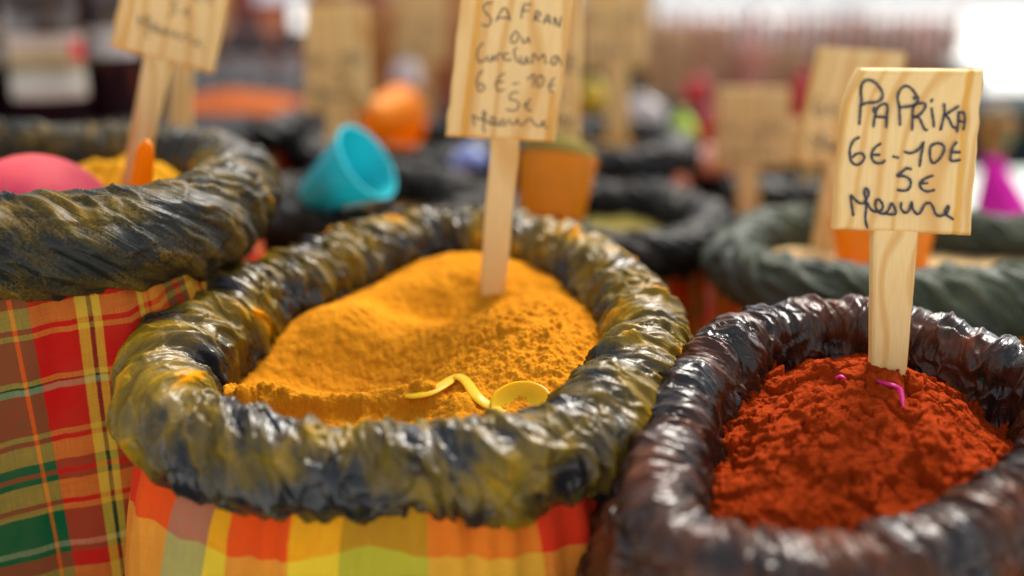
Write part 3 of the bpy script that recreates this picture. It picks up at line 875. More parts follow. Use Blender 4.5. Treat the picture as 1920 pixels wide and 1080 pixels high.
def make_sign(label, quad, stem, d, yaw, pitch, strokes, seed, sw=0.0019, thick=0.010, grooves=(), wide=None, group="hand-lettered wooden price boards",
              fine=True, notch=None):
    """quad: picture corners TL,TR,BR,BL; stem: (xl,xr,y) top and bottom; d: depth of the stem's foot"""
    a, b = math.radians(yaw), math.radians(pitch)
    n = np.array([math.sin(a) * math.cos(b), -math.cos(a) * math.cos(b), math.sin(b)])
    (sl, sr, sy), (bl, br, by) = stem
    foot = P((bl + br) / 2, by, d)
    pr = lambda x, y: on_plane(x, y, foot, n)
    q = [pr(*c) for c in quad]
    root = thing("price_board", label, "price board", tuple(foot), group)
    nu, nv = (90, 110) if fine else (26, 30)
    us = np.linspace(0, 1, nu); vs = np.linspace(0, 1, nv)
    U, Vv = np.meshgrid(us, vs, indexing='ij')
    if notch is not None:      # rounded top left shoulder
        sh = notch * np.clip((0.24 - Vv) / 0.24, 0, 1) ** 1.6
        Ue = sh + U * (1 - sh)
    else: Ue = U
    pos = ((1 - Vv) * (1 - Ue))[..., None] * q[0] + ((1 - Vv) * Ue)[..., None] * q[1] + (Vv * Ue)[..., None] * q[2] + (Vv * (1 - Ue))[..., None] * q[3]
    Wd = np.linalg.norm(q[1] - q[0]); Hh = np.linalg.norm(q[3] - q[0])
    dx = np.minimum(U, 1 - U) * Wd; dy = np.minimum(Vv, 1 - Vv) * Hh
    bev = 0.0035
    ed = np.minimum(dx, dy)
    off = -0.0030 * (1 - np.clip(ed / bev, 0, 1)) ** 2
    edge = 0.35 * (1 - sstep(0.0, 0.004, ed))
    for gu, gw, gd, v0, v1 in grooves:
        k = np.exp(-(((U - gu) * Wd) / gw) ** 4) * ((Vv >= v0) & (Vv <= v1))
        off = off - gd * k
        edge = np.maximum(edge, 0.8 * k)
    npt = np.stack([U.ravel() * 5, Vv.ravel() * 5, np.full(U.size, seed * 1.3)], 1)
    off = off + 0.0006 * pn(npt, seed).reshape(U.shape)
    jit = 0.0010 * pn(np.stack([Vv.ravel() * 9, U.ravel() * 9, np.full(U.size, seed + .5)], 1), seed).reshape(U.shape)
    ex = (q[1] - q[0]) / Wd
    front = pos + off[..., None] * n + (jit * (1 - 2 * U))[..., None] * ex
    back = pos + (-thick) * n
    Vt = np.concatenate([front.reshape(-1, 3), back.reshape(-1, 3)])
    F1 = grid_faces(nu, nv); N0 = nu * nv
    F2 = grid_faces(nu, nv, N0)[:, ::-1]
    loop = [i * nv for i in range(nu)] + [(nu - 1) * nv + j for j in range(1, nv)] + [i * nv + nv - 1 for i in range(nu - 2, -1, -1)] + [j for j in range(nv - 2, 0, -1)]
    loop = np.array(loop); nx = np.roll(loop, -1)
    F3 = np.stack([loop, loop + N0, nx + N0, nx], 1)
    gr = np.stack([U.ravel() * Wd + seed * 0.37, Vv.ravel() * Hh + seed * 0.11, np.full(N0, seed * 1.0)], 1)
    gr2 = gr.copy(); gr2[:, 2] += thick
    E = np.concatenate([edge.ravel(), np.full(N0, 0.25)])
    me = mesh_raw("board", Vt, np.vstack([F1, F2, F3]), True, {"grain": np.vstack([gr, gr2]), "edge": E})
    try: me.set_sharp_from_angle(angle=math.radians(38))
    except Exception: pass
    link("board", me, WOOD, root)
    # stem
    n1, n2 = 12, 50
    st = np.array([[0, 0]]); pts = []; gg = []; ee = []
    prof = [(0.0, -1.0), (0.0, -0.25), (0.06, -0.04), (0.16, 0.0), (0.5, 0.0), (0.84, 0.0), (0.94, -0.04), (1.0, -0.25), (1.0, -1.0)]
    topy = sy - 22
    for j in range(n2):
        t = j / (n2 - 1)
        y = topy + (by + 26 - topy) * t
        tt = (y - sy) / (by - sy)
        xl = sl + (bl - sl) * tt; xr = sr + (br - sr) * tt
        pl_, prr = pr(xl, y), pr(xr, y)
        wob = 0.0008 * float(pn(np.array([[t * 3, seed, 0.0]]), 4)[0])
        for u, dd in prof:
            pts.append(pl_ + (prr - pl_) * u + n * (dd * (thick * 0.92) - 0.0012) + ex * wob)
            gg.append((u * np.linalg.norm(prr - pl_) + seed * 0.21, t * 0.25 + seed, seed * 2.0)); ee.append(0.5 * t ** 6 + (0.3 if u in (0.0, 1.0) else 0.0))
    m_ = len(prof); F = []
    for j in range(n2 - 1):
        for k in range(m_):
            F.append((j * m_ + k, j * m_ + (k + 1) % m_, (j + 1) * m_ + (k + 1) % m_, (j + 1) * m_ + k))
    F.append(tuple(range(m_))); F.append(tuple((n2 - 1) * m_ + k for k in reversed(range(m_))))
    me = mesh_raw("stake", np.array(pts), F, True, {"grain": np.array(gg), "edge": np.array(ee)})
    try: me.set_sharp_from_angle(angle=math.radians(38))
    except Exception: pass
    link("stake", me, WOOD, root)
    # lettering
    if strokes:
        V, F = [], []
        for si, s in enumerate(strokes):
            w3 = np.array([pr(x, y) for x, y in s])
            k = max(6, int(len(s) * (7 if fine else 3)))
            c = catmull(w3, k, False) if len(s) > 2 else np.array([w3[0] + (w3[-1] - w3[0]) * t for t in np.linspace(0, 1, 5)])
            tg = np.gradient(c, axis=0); tg /= np.linalg.norm(tg, axis=1)[:, None] + 1e-9
            sd_ = np.cross(tg, n)
            kk = len(c)
            wv = 0.5 * sw * (1 + 0.22 * np.sin(np.arange(kk) * 0.9 + si) * np.sin(np.arange(kk) * 0.37 + si * 2))
            base = len(V)
            c = np.vstack([c[:1] - tg[:1] * sw * 0.35, c, c[-1:] + tg[-1:] * sw * 0.35])
            sd_ = np.vstack([sd_[:1], sd_, sd_[-1:]]); wv = np.concatenate([[wv[0] * 0.45], wv, [wv[-1] * 0.45]])
            lift = n * 0.0011
            for p_, s_, w_ in zip(c, sd_, wv):
                V.append(p_ + s_ * w_ + lift); V.append(p_ - s_ * w_ + lift)
            for i in range(len(c) - 1):
                F.append((base + 2 * i, base + 2 * i + 1, base + 2 * i + 3, base + 2 * i + 2))
        link("lettering", mesh_raw("lettering", np.array(V), F, False), INK, root)
    return root, n, foot

# paprika board: stands in the paprika, foot meets the powder
fp = FP.hit(1669, 706); d_p = float(np.dot(fp - CAM, FWD))
make_sign("sharp wooden board reading PAPRIKA 6€-10€ 5€ Mesure standing in the red paprika",
    [(1590, 128), (1847, 130), (1822, 443), (1566, 432)], ((1641, 1726, 436), (1637, 1702, 712)), d_p, 4, 3,
    ST_TOP + ST_PRICE + ST_FIVE + ST_MES, 3, sw=0.0019, notch=0.10,
    grooves=((0.885, 0.0028, 0.0016, 0.0, 1.0),))
# small dark knot on the board's letter
# saffron board
def C7(*pts): return [(830 + x / 7.385, y / 7.385) for x, y in pts]
ST_SAF = [C7((680, 40), (600, 50), (560, 110), (600, 180), (660, 240), (670, 310), (620, 360), (540, 340)),
    C7((740, 290), (790, 190), (850, 110), (900, 170), (940, 285)), C7((780, 245), (925, 250)),
    C7((1130, 60), (1100, 150), (1090, 255)), C7((1130, 60), (1225, 62)), C7((1110, 150), (1190, 150)),
    C7((1300, 150), (1280, 220), (1265, 295)), C7((1300, 158), (1350, 175), (1345, 215), (1285, 235), (1350, 305)),
    C7((1395, 330), (1460, 200), (1490, 335)), C7((1420, 285), (1480, 290)), C7((1550, 355), (1552, 240), (1610, 370), (1640, 235)),
    C7((1010, 430), (950, 510), (955, 590), (1020, 575), (1055, 490), (1015, 430)), C7((1095, 510), (1110, 580), (1150, 590), (1185, 520), (1205, 595)),
    C7((560, 600), (500, 660), (480, 780), (515, 860), (590, 825)), C7((615, 770), (620, 830), (670, 840), (700, 770), (710, 845)),
    C7((755, 840), (752, 765), (790, 740), (820, 760)), C7((920, 740), (860, 750), (845, 810), (900, 840), (950, 815)),
    C7((1030, 660), (990, 700), (1010, 800), (1060, 870)), C7((1080, 780), (1090, 870), (1140, 880), (1165, 790), (1190, 885)),
    C7((1240, 880), (1255, 740), (1330, 830), (1400, 750), (1430, 885)), C7((1600, 780), (1530, 790), (1500, 860), (1550, 900), (1600, 800), (1650, 900)),
    C7((560, 975), (490, 1050), (475, 1170), (515, 1265), (575, 1230), (560, 1165), (500, 1170)), C7((860, 1010), (780, 1070), (735, 1170), (765, 1255), (860, 1240)), C7((745, 1135), (850, 1130)),
    C7((970, 1160), (1060, 1150)), C7((1175, 1100), (1265, 1030), (1245, 1200)), C7((1355, 1040), (1310, 1100), (1315, 1200), (1370, 1190), (1400, 1090), (1355, 1040)),
    C7((1550, 1080), (1490, 1150), (1480, 1250), (1545, 1275)), C7((1465, 1180), (1550, 1180)),
    C7((1050, 1275), (960, 1290), (925, 1370), (1010, 1390), (1060, 1450), (1000, 1530), (880, 1515)), C7((1220, 1370), (1150, 1430), (1150, 1500), (1235, 1535)), C7((1130, 1455), (1210, 1450))]
ms = []
for s in ST_MES:
    ms.append([(830 + (420 + (x - 1594.7) * 6 * 0.90) / 7.385, (1540 + (y - 353) * 6 * 0.66) / 7.385) for x, y in s])
fs = FT.hit(922, 556); d_s = float(np.dot(fs - CAM, FWD))
make_sign("blurred wooden board reading SAFRAN ou Curcuma 6€-10€ 5€ Mesure standing in the turmeric",
    [(870, -62), (1078, -42), (1040, 268), (834, 256)], ((919, 973, 262), (897, 946, 558)), d_s, -4, 2,
    ST_SAF + ms, 11, sw=0.0010, grooves=((0.175, 0.0028, 0.0020, 0, 1), (0.93, 0.0026, 0.0020, 0.70, 1.0)))
# left board
def D8(*pts): return [(200 + x / 8.0, y / 8.0) for x, y in pts]
lq = [(262, -200), (476, -205), (397, 139), (205, 88)]
ST_L = [D8((1110, 20), (1010, 30), (985, 95), (1045, 120), (1030, 190), (930, 225)), D8((1240, 115), (1170, 160), (1190, 225), (1265, 235)), D8((1150, 175), (1230, 170)),
        D8((1420, -110), (1340, -60), (1345, 10), (1430, 15)), D8((1590, -60), (1520, -30), (1530, 30), (1600, 40))]
for s in ST_MES:
    r = []
    for x, y in s:
        u = (x - 1594.7) / 191.0; v = (y - 353) / 73.0
        r.append((200 + (480 + u * 950) / 8, (190 + u * 270 + v * 330) / 8))
    ST_L.append(r)
fl_ = FL.hit(245, 348); d_l = float(np.dot(fl_ - CAM, FWD))
make_sign("wooden board ending in 5€ Mesure leaning right in the left sack",
    lq, ((268, 321, 113), (224, 266, 348)), d_l, 6, 4, ST_L, 17, sw=0.0010, grooves=((0.12, 0.0022, 0.0020, 0, 1),))

BACK_TXT = ST_PRICE + ST_FIVE + ST_MES
def back_sign(label, quad, stem, d, yaw, seed, txt=BACK_TXT, sw=0.0016):
    make_sign(label, quad, stem, d, yaw, 2, remap(txt, quad) if txt else None, seed, sw=sw, fine=False)
back_sign("blurred wooden price board standing behind the turquoise cup", [(572, 12), (690, 6), (698, 208), (572, 212)], ((610, 664, 208), (612, 664, 300)), 1.62, 5, 21)
back_sign("thin wooden stake behind the leaning left board", [(290, -120), (400, -120), (392, 110), (290, 112)], ((318, 356, 112), (312, 352, 270)), 1.42, -5, 22)
back_sign("tall wooden board half hidden behind the right edge of the saffron board", [(985, -40), (1092, -40), (1088, 272), (985, 270)], ((1005, 1050, 272), (1003, 1047, 360)), 1.30, 0, 23)
back_sign("large blurred wooden board right of the saffron board at the top edge", [(1095, -60), (1216, -60), (1213, 126), (1092, 128)], ((1135, 1180, 126), (1138, 1180, 250)), 1.85, 0, 24)
back_sign("small square wooden board in the middle right distance", [(1347, 165), (1482, 166), (1478, 316), (1338, 314)], ((1384, 1424, 314), (1384, 1424, 418)), 1.72, 0, 25)
back_sign("pale wooden board rising behind the paprika board", [(1538, 88), (1700, 100), (1680, 315), (1490, 305)], ((1552, 1600, 310), (1522, 1566, 494)), 1.30, 6, 26)
back_sign("distant tan board at the top left of centre", [(745, -30), (838, -30), (836, 120), (742, 120)], ((775, 808, 120), (775, 808, 240)), 2.3, 0, 27)
back_sign("pale wooden board end peeking out left of the paprika board", [(1480, 225), (1570, 230), (1560, 312), (1475, 308)], ((1505, 1535, 306), (1500, 1530, 400)), 1.9, 0, 28, txt=None)

# ------------------------------------------------------------------ cups and scoops
def make_cup(label, mat, base, axis, L, rb, rt, wall=0.0016, round_base=0.2, handle=None, group="plastic measuring cups", content=None, n=56):
    root = thing("measuring_cup", label, "cup", tuple(base), group)
    prof = [(0.0, rb * 0.015)]
    for t in np.linspace(0, 1, 10):
        a = t * math.pi / 2
        prof.append((round_base * rb * 0.8 * (1 - math.cos(a)), max(rb * 0.03, rb * (1 - round_base + round_base * math.sin(a)))))
    x0 = round_base * rb * 0.8
    for t in np.linspace(0, 1, 8)[1:]: prof.append((x0 + (L - x0) * t, rb + (rt - rb) * t))
    prof += [(L, rt + 0.0018), (L + 0.0016, rt + 0.0012), (L + 0.0014, rt - wall)]
    for t in np.linspace(1, 0, 8)[1:]: prof.append((x0 + (L - x0) * t + wall, rb + (rt - rb) * t - wall))
    for t in np.linspace(1, 0, 10):
        a = t * math.pi / 2
        prof.append((round_base * rb * 0.8 * (1 - math.cos(a)) + wall * 1.5, max(rb * 0.02, rb * (1 - round_base + round_base * math.sin(a)) - wall * 1.2)))
    g = MB(); g.lathe(base, axis, prof, n=n, cap=True)
    g.build("cup_body", mat, root, auto=40)
    if handle is not None:
        hd, hl, hw = handle
        A = np.array(axis, float); A /= np.linalg.norm(A); hd = np.array(hd, float); hd /= np.linalg.norm(hd)
        sidev = np.cross(A, hd); sidev /= np.linalg.norm(sidev)
        st = np.array(base) + A * L * 0.98 + hd * rt * 0.98
        g = MB(); rs = []
        for t in np.linspace(0, 1, 16):
            w = hw * (0.75 + 0.4 * t) * math.sqrt(max(0.02, 1 - max(0, (t - 0.82) / 0.18) ** 2))
            c = st + hd * hl * t
            rs.append([tuple(c + sidev * w * x + A * y) for x, y in ((-1, -.001), (-.9, .0012), (0, .0018), (.9, .0012), (1, -.001), (0, -.0012))])
        g.rings(rs); g.build("handle", mat, root, auto=50)
    return root

M_TEAL = cup_mat("turquoise plastic", (0.04, 0.62, 0.70))
M_ORG = cup_mat("orange plastic", (0.95, 0.35, 0.0))
M_ORG2 = cup_mat("deep orange plastic", (0.95, 0.34, 0.004), (0.80, 0.40, 0.03), 0.3)
M_PINK = cup_mat("pink plastic coral on top", (0.85, 0.03, 0.22), (0.92, 0.22, 0.04), 0.6, rough=0.6)  # coral blended over the pink on upward faces
M_MAG = cup_mat("magenta plastic", (0.75, 0.01, 0.25))
M_YEL = cup_mat("bright yellow plastic", (0.95, 0.66, 0.004), (0.85, 0.45, 0.005), 0.5)

b_ = P(592, 368, 1.30); t_ = P(684, 306, 1.265)
make_cup("turquoise tapered plastic cup tipped on its side with its mouth to the right", M_TEAL, b_ - (t_ - b_) * 0.1, t_ - b_, 0.088, 0.021, 0.045, handle=None)
g = MB(); 
b_ = P(1032, 412, 1.26); t_ = P(1046, 300, 1.262)
cup2 = make_cup("upright orange cup heaped with dark herbs behind the saffron board", M_ORG, b_, t_ - b_, 0.068, 0.036, 0.044, round_base=0.12)
ax = (t_ - b_) / np.linalg.norm(t_ - b_)
hp = MB(); hp.lathe(b_, ax, [(0.052, 0.037), (0.066, 0.0415), (0.0705, 0.0435), (0.077, 0.042), (0.084, 0.035), (0.090, 0.022), (0.0925, 0.009), (0.093, 0.001)], n=40)
o = hp.build("herb_heap", OLIVE, None, auto=60)
tag(o, "dark olive herbs heaped in the upright orange cup", "spice", kind="stuff")
b_ = P(700, 228, 1.80); t_ = P(778, 212, 1.87)
make_cup("round orange cup lying on its side behind the turquoise cup", M_ORG, b_ - (t_ - b_) * 0.2, t_ - b_, 0.085, 0.034, 0.050, round_base=0.95)
b_ = P(1652, 540, 1.18); t_ = P(1655, 432, 1.20)
make_cup("orange cup standing in the grey green sack behind the paprika board", M_ORG, b_, t_ - b_, 0.070, 0.042, 0.052, round_base=0.12)
# pink cup half sunk in the curry powder, rounded base up
pc = FL.hit(96, 372)
b_ = P(108, 303, 1.05); t_ = P(72, 432, 1.07)
make_cup("coral pink rounded cup lying upside down in the left sack", M_PINK, b_, t_ - b_, 0.085, 0.066, 0.070, round_base=1.0)
hx = thing("measuring_cup", "narrow orange scoop handle poking up beside the left stake", "cup", tuple(P(268, 352, 1.02)), "plastic measuring cups")
g = MB(); rs = []
a0, a1 = P(262, 372, 1.02), P(274, 262, 1.0)
for t in np.linspace(0, 1, 20):
    w = 0.0115 * (1 - 0.35 * t) * math.sqrt(max(0.01, 1 - max(0, (t - 0.8) / 0.2) ** 2))
    c = a0 + (a1 - a0) * t
    rs.append([tuple(c + RGT * w * math.cos(q) + np.array([0, 1, 0]) * 0.0035 * math.sin(q)) for q in np.linspace(0, 2 * math.pi, 16, endpoint=False)])
g.rings(rs); g.build("handle", M_ORG2, hx, auto=60)

# yellow scoop half buried in the turmeric: a wavy handle strip running into a dusty bowl
ys = thing("measuring_spoon", "bright yellow plastic spoon half buried at the front of the turmeric", "spoon", tuple(FT.hit(880, 740)), "plastic measuring spoons")
def strip(pts, wpx, thick, lift, field, name, mat, root):
    c = np.array([field.hit(*p) for p in pts]); n = field.n
    c = c + n * np.array(lift)[:, None]
    w = np.array(wpx)
    cc = catmull(np.hstack([c, w[:, None]]), 60, False); w = cc[:, 3]; c = cc[:, :3]
    tg = np.gradient(c, axis=0); tg /= np.linalg.norm(tg, axis=1)[:, None]
    nn = n - tg * (tg @ n)[:, None]; nn /= np.linalg.norm(nn, axis=1)[:, None]
    sd_ = np.cross(tg, nn)
    rs = []
    for p, s_, m_, w_ in zip(c, sd_, nn, w):
        rs.append([tuple(p + s_ * w_ * math.cos(q) + m_ * thick * math.sin(q) * (1 if math.sin(q) > 0 else 0.7)) for q in np.linspace(0, 2 * math.pi, 14, endpoint=False)])
    g = MB(); g.rings(rs); return g.build(name, mat, root, auto=60)
strip([(748, 741), (775, 743), (801, 739), (826, 729), (845, 719), (860, 714), (875, 723), (893, 747), (914, 762), (948, 776)],
      [0.0006, 0.0046, 0.0052, 0.0050, 0.0048, 0.0046, 0.0044, 0.0048, 0.0052, 0.0050], 0.0015,
      [-0.001, 0.0006, 0.0012, 0.0022, 0.0032, 0.0036, 0.0032, 0.0024, 0.0016, 0.0008], FT, "handle", M_YEL, ys)
# bowl: shallow dish
cb = FT.hit(978, 758) - FT.n * 0.0015; e1, e2, nn = FT.e1, FT.e2, FT.n
bn = nn * 0.86 - e2 * 0.48 - e1 * 0.12; bn /= np.linalg.norm(bn)
V = []; F = []
ra, rb_ = 0.0235, 0.019
x1 = np.cross(bn, np.array([0, 1, 0])); x1 = e1 - bn * np.dot(e1, bn); x1 /= np.linalg.norm(x1); y1 = np.cross(bn, x1)
NR, NA = 12, 44
def dish(lo, z0):
    out = []
    for i in range(NR):
        r = i / (NR - 1)
        for k in range(NA):
            a = 2 * math.pi * k / NA
            out.append(cb + x1 * ra * r * math.cos(a) + y1 * rb_ * r * math.sin(a) + bn * (z0 + lo * (r * r - 1) + 0.004))
    return out
V = dish(0.0045, 0.0010) + dish(0.0045, -0.0008)
for L0 in (0, NR * NA):
    for i in range(NR - 1):
        for k in range(NA):
            f = (L0 + i * NA + k, L0 + i * NA + (k + 1) % NA, L0 + (i + 1) * NA + (k + 1) % NA, L0 + (i + 1) * NA + k)
            F.append(f if L0 == 0 else f[::-1])
for k in range(NA):
    a_, b2 = (NR - 1) * NA + k, (NR - 1) * NA + (k + 1) % NA
    F.append((a_, b2, b2 + NR * NA, a_ + NR * NA))
link("bowl", mesh_raw("bowl", np.array(V), F, True), M_YEL, ys)
# magenta scoop buried in the paprika
mg = thing("measuring_spoon", "magenta plastic spoon edge just showing in the paprika", "spoon", tuple(FP.hit(1665, 735)), "plastic measuring spoons")
strip([(1636, 716), (1655, 727), (1672, 735), (1683, 745), (1688, 762), (1690, 780)], [0.0006, 0.0016, 0.0024, 0.0024, 0.0018, 0.0006], 0.0012, [0.002, 0.004, 0.006, 0.0075, 0.008, 0.007], FP, "rim", M_MAG, mg)
strip([(1566, 716), (1575, 715), (1585, 718)], [0.0006, 0.0018, 0.0006], 0.001, [0.003, 0.0045, 0.003], FP, "rim", M_MAG, mg)

# ------------------------------------------------------------------ bottles at the left
bx = thing("display_box", "black cloth-covered box carrying the dark bottles", "box", (-1.0, 2.0, TABLE_Z))
zb = P(100, 245, 1.72)[2]
g = MB(); g.box(-1.75, -0.42, 1.66, 2.6, TABLE_Z, zb, 0.01); g.build("box_body", m_black, bx)
M_GL = simple("dark red rum glass", (0.022, 0.004, 0.006), 0.08, 0.4, 10, Specular_IOR_Level=0.7)
M_GL2 = simple("dark brown glass", (0.05, 0.012, 0.006), 0.1, 0.4, 10, Specular_IOR_Level=0.7)
M_CAP = simple("red metal cap", (0.35, 0.02, 0.02), 0.3)
def label_mat(name, a, b, c, d):
    t = NT(name)
    f = t.attr("lab").outputs['Vector']
    sp = t.new("ShaderNodeSeparateXYZ"); t.l.new(f, sp.inputs[0])
    wv = t.math('ADD', sp.outputs[1], t.math('MULTIPLY', t.noise(f, 4, 3), 0.18))
    col = t.ramp(wv, [(0, a), (0.30, b), (0.52, c), (0.68, d), (0.98, a)], 'CONSTANT')
    sx = t.math('MULTIPLY', t.math('GREATER_THAN', sp.outputs[0], 0.76), t.math('MULTIPLY', t.math('GREATER_THAN', sp.outputs[1], 0.12), t.math('LESS_THAN', sp.outputs[1], 0.42)))
    return t.set(Base_Color=t.mix(sx, col, (0.6, 0.03, 0.03)), Roughness=0.6)
LABM = label_mat("paper bottle label", (0.55, 0.42, 0.34), (0.50, 0.34, 0.18), (0.26, 0.19, 0.07), (0.55, 0.50, 0.42))
LABM2 = label_mat("white bottle label", (0.62, 0.58, 0.55), (0.55, 0.50, 0.45), (0.45, 0.40, 0.35), (0.65, 0.62, 0.6))
def make_bottle(label, x, y, z, r, h, glass, lab, l0, l1, span=1.15, face=None):
    root = thing("rum_bottle", label, "bottle", (x, y, z), "dark bottles on the box")
    g = MB()
    g.lathe((x, y, z), (0, 0, 1), [(0, r * .3), (0.001, r * .92), (0.006, r), (h * .60, r), (h * .66, r * .93), (h * .72, r * .62), (h * .78, r * .36), (h * .95, r * .33)], n=40)
    g.build("bottle_body", glass, root, auto=50)
    g = MB(); g.lathe((x, y, z), (0, 0, 1), [(h * .93, r * .37), (h * .935, r * .38), (h, r * .38), (h * 1.002, r * .3)], n=24)
    g.build("cap", M_CAP, root, auto=50)
    fa = math.atan2(-y, -x) if face is None else face
    V, F, L = [], [], []
    na, nz = 24, 10
    for i in range(na):
        a = fa - span + 2 * span * i / (na - 1)
        for j in range(nz):
            V.append((x + (r + .0006) * math.cos(a), y + (r + .0006) * math.sin(a), z + l0 + (l1 - l0) * j / (nz - 1)))
            L.append((i / (na - 1), 1 - j / (nz - 1), x))
    link("label", mesh_raw("label", np.array(V), grid_faces(na, nz), True, {"lab": np.array(L)}), lab, root)
    return root
def bot_at(label, px, py, d, r, h, glass, lab, y0, y1):
    p = P(px, py, d)
    s_ = d / FPX
    make_bottle(label, p[0], p[1], zb, r, h, glass, lab, P(px, y0, d - r)[2] - zb, P(px, y1, d - r)[2] - zb)
bot_at("dark bottle with a cream label, cut off by the left picture edge", -12, 230, 1.85, 0.048, 0.32, M_GL, LABM, 122, 40)
bot_at("big dark bottle with a cream label and red corner at far left", 101, 235, 1.80, 0.060, 0.36, M_GL, LABM, 186, 62)
bot_at("dark bottle with a small pale label just left of the leaning board", 212, 225, 1.88, 0.052, 0.33, M_GL, LABM2, 105, 50)
bot_at("dark bottle behind the leaning board's left edge", 300, 215, 2.0, 0.05, 0.33, M_GL, LABM, 90, 30)
for i, (px, d) in enumerate(((30, 2.15), (150, 2.2), (250, 2.25))):
    bot_at(("second row dark bottle at far left", "second row dark bottle behind the big labelled bottle", "second row dark bottle behind the leaning board")[i], px, 200, d, 0.05, 0.34, M_GL2, LABM2, 60, 20)
b2 = thing("display_box", "low dark box under the small brown bottles", "box", (-0.45, 2.9, TABLE_Z))
z2 = P(470, 190, 2.75)[2]
g = MB(); g.box(-1.4, -0.36, 2.62, 3.05, TABLE_Z, z2, 0.01); g.build("box_body", simple("dark maroon crate", (0.07, 0.015, 0.010), 0.8), b2)
for i, (px, lab, gl, lb) in enumerate(((345, 100, M_GL, "small dark bottle hidden behind the leaning board's stake"), (395, 100, M_GL2, "small brown bottle right behind the leaning board"), (448, 100, M_GL, "small dark bottle with orange cap side, left of the white labelled one"),
                                 (492, 100, M_GL2, "small brown bottle with a white label behind the red spice"), (545, 100, M_GL, "small dark bottle left of the blurred price board"))):
    p = P(px, 170, 2.75)
    make_bottle(lb, p[0], p[1], z2, 0.031, 0.23, gl, LABM2, 0.055, 0.11, span=0.9)
ob = MB(); c = P(455, 25, 2.5)
ob.lathe((c[0], c[1], z2), (0, 0, 1), [(0, .02), (.002, .036), (.16, .036), (.18, .03), (.20, .012)], n=30)
z_ = thing("sauce_jar", "orange jar of sauce above the small brown bottles", "jar", (c[0], c[1] + .3, z2))
j = MB(); j.lathe((c[0], c[1] + .32, z2), (0, 0, 1), [(0, .02), (.002, .034), (.19, .034), (.21, .028)], n=30); j.build("jar_body", simple("orange sauce glass", (0.8, 0.2, 0.02), .2), z_, auto=50)
j = MB(); j.lathe((c[0], c[1] + .32, z2 + .21), (0, 0, 1), [(0, .03), (.02, .03), (.021, .02)], n=30); j.build("lid", M_CAP, z_, auto=50)

# ------------------------------------------------------------------ background goods
def packet(label, px, py, d, w, h, col, group, rough=0.75, z=None, t=0.03):
    """stand-up spice packet: pillow body with a crimped top seal"""
    c = P(px, py, d); z0 = c[2] if z is None else z
    root = thing("spice_packet", label, "packet", (c[0], c[1], z0), group)
    V = []; nu, nv = 14, 14
    for sgn in (-1, 1):
        for i in range(nu):
            for j in range(nv):
                u, v = i / (nu - 1), j / (nv - 1)
                b = (1 - (2 * u - 1) ** 4) * (1 - v ** 3) * t * 0.5 + 0.0008
                V.append((c[0] + (u - .5) * w * (1 - 0.06 * math.sin(v * 3.1)), c[1] + sgn * b, z0 + v * h * 0.86))
    F = np.vstack([grid_faces(nu, nv), grid_faces(nu, nv, nu * nv)[:, ::-1]])
    link("pouch", mesh_raw("pouch", np.array(V), F, True), simple("packet " + label[:12], col, rough, 0.35, 30), root)
    g = MB(); g.box(c[0] - w * .49, c[0] + w * .49, c[1] - .0015, c[1] + .0015, z0 + h * .86, z0 + h); g.build("seal", simple("seal", tuple(min(1, x * 1.4 + .03) for x in col), .7), root)

tb2 = thing("market_table", "far table behind the sacks carrying rows of packets and jars", "table", (0.8, 4.0, 0))
ZT2 = P(1300, 120, 3.6)[2]
g = MB(); g.box(-1.0, 1.42, 3.45, 4.6, ZT2 - .04, ZT2, .005); g.build("table_top", simple("dark green cloth", (0.010, 0.02, 0.018), .9), tb2)
g = MB(); g.box(-0.99, 1.41, 3.46, 3.48, 0.05, ZT2 - .04); g.build("table_skirt", CHECK3 if False else simple("dark skirt cloth", (0.03, 0.02, 0.018), .9, .5, 6), tb2)
for x, y in ((-.9, 3.6), (1.35, 3.6), (-.9, 4.5), (1.35, 4.5)):
    g = MB(); g.box(x - .03, x + .03, y - .03, y + .03, 0, ZT2 - .04); g.build("leg", m_black, tb2)
random.seed(11)
pal = [((0.55, 0.28, 0.22), "dusky pink"), ((0.42, 0.22, 0.12), "brown"), ((0.60, 0.34, 0.28), "rose"), ((0.50, 0.20, 0.10), "rust"), ((0.55, 0.42, 0.36), "beige"), ((0.35, 0.18, 0.12), "dark brown"), ((0.62, 0.22, 0.16), "red")]
xs = np.arange(1225, 1800, 21)
for i, px in enumerate(xs):
    c, nm = pal[(i * 5 + i // 3) % len(pal)]
    p = P(px, 100, 3.65 + 0.12 * (i % 2))
    jr = thing("spice_jar", f"{nm} spice jar on the far table, blurred {'near the middle' if px < 1420 else 'above the small square board' if px < 1530 else 'behind the paprika board'}", "jar", (p[0], p[1], ZT2), "spice jars in a row on the far table")
    h = 0.138 + 0.02 * random.random()
    g = MB(); g.lathe((p[0], p[1], ZT2), (0, 0, 1), [(0, .012), (.001, .017), (h * .8, .017), (h * .84, .014)], n=18); g.build("jar_body", simple("jar " + nm, tuple(x * 0.75 for x in c), .3, .3, 40), jr, auto=50)
    g = MB(); g.lathe((p[0], p[1], ZT2 + h * .84), (0, 0, 1), [(0, .016), (h * .14, .016), (h * .15, .012)], n=18); g.build("lid", simple("lid", (0.75, 0.62, 0.58) if i % 3 else (0.5, 0.05, 0.03), .4), jr, auto=50)
k = 0
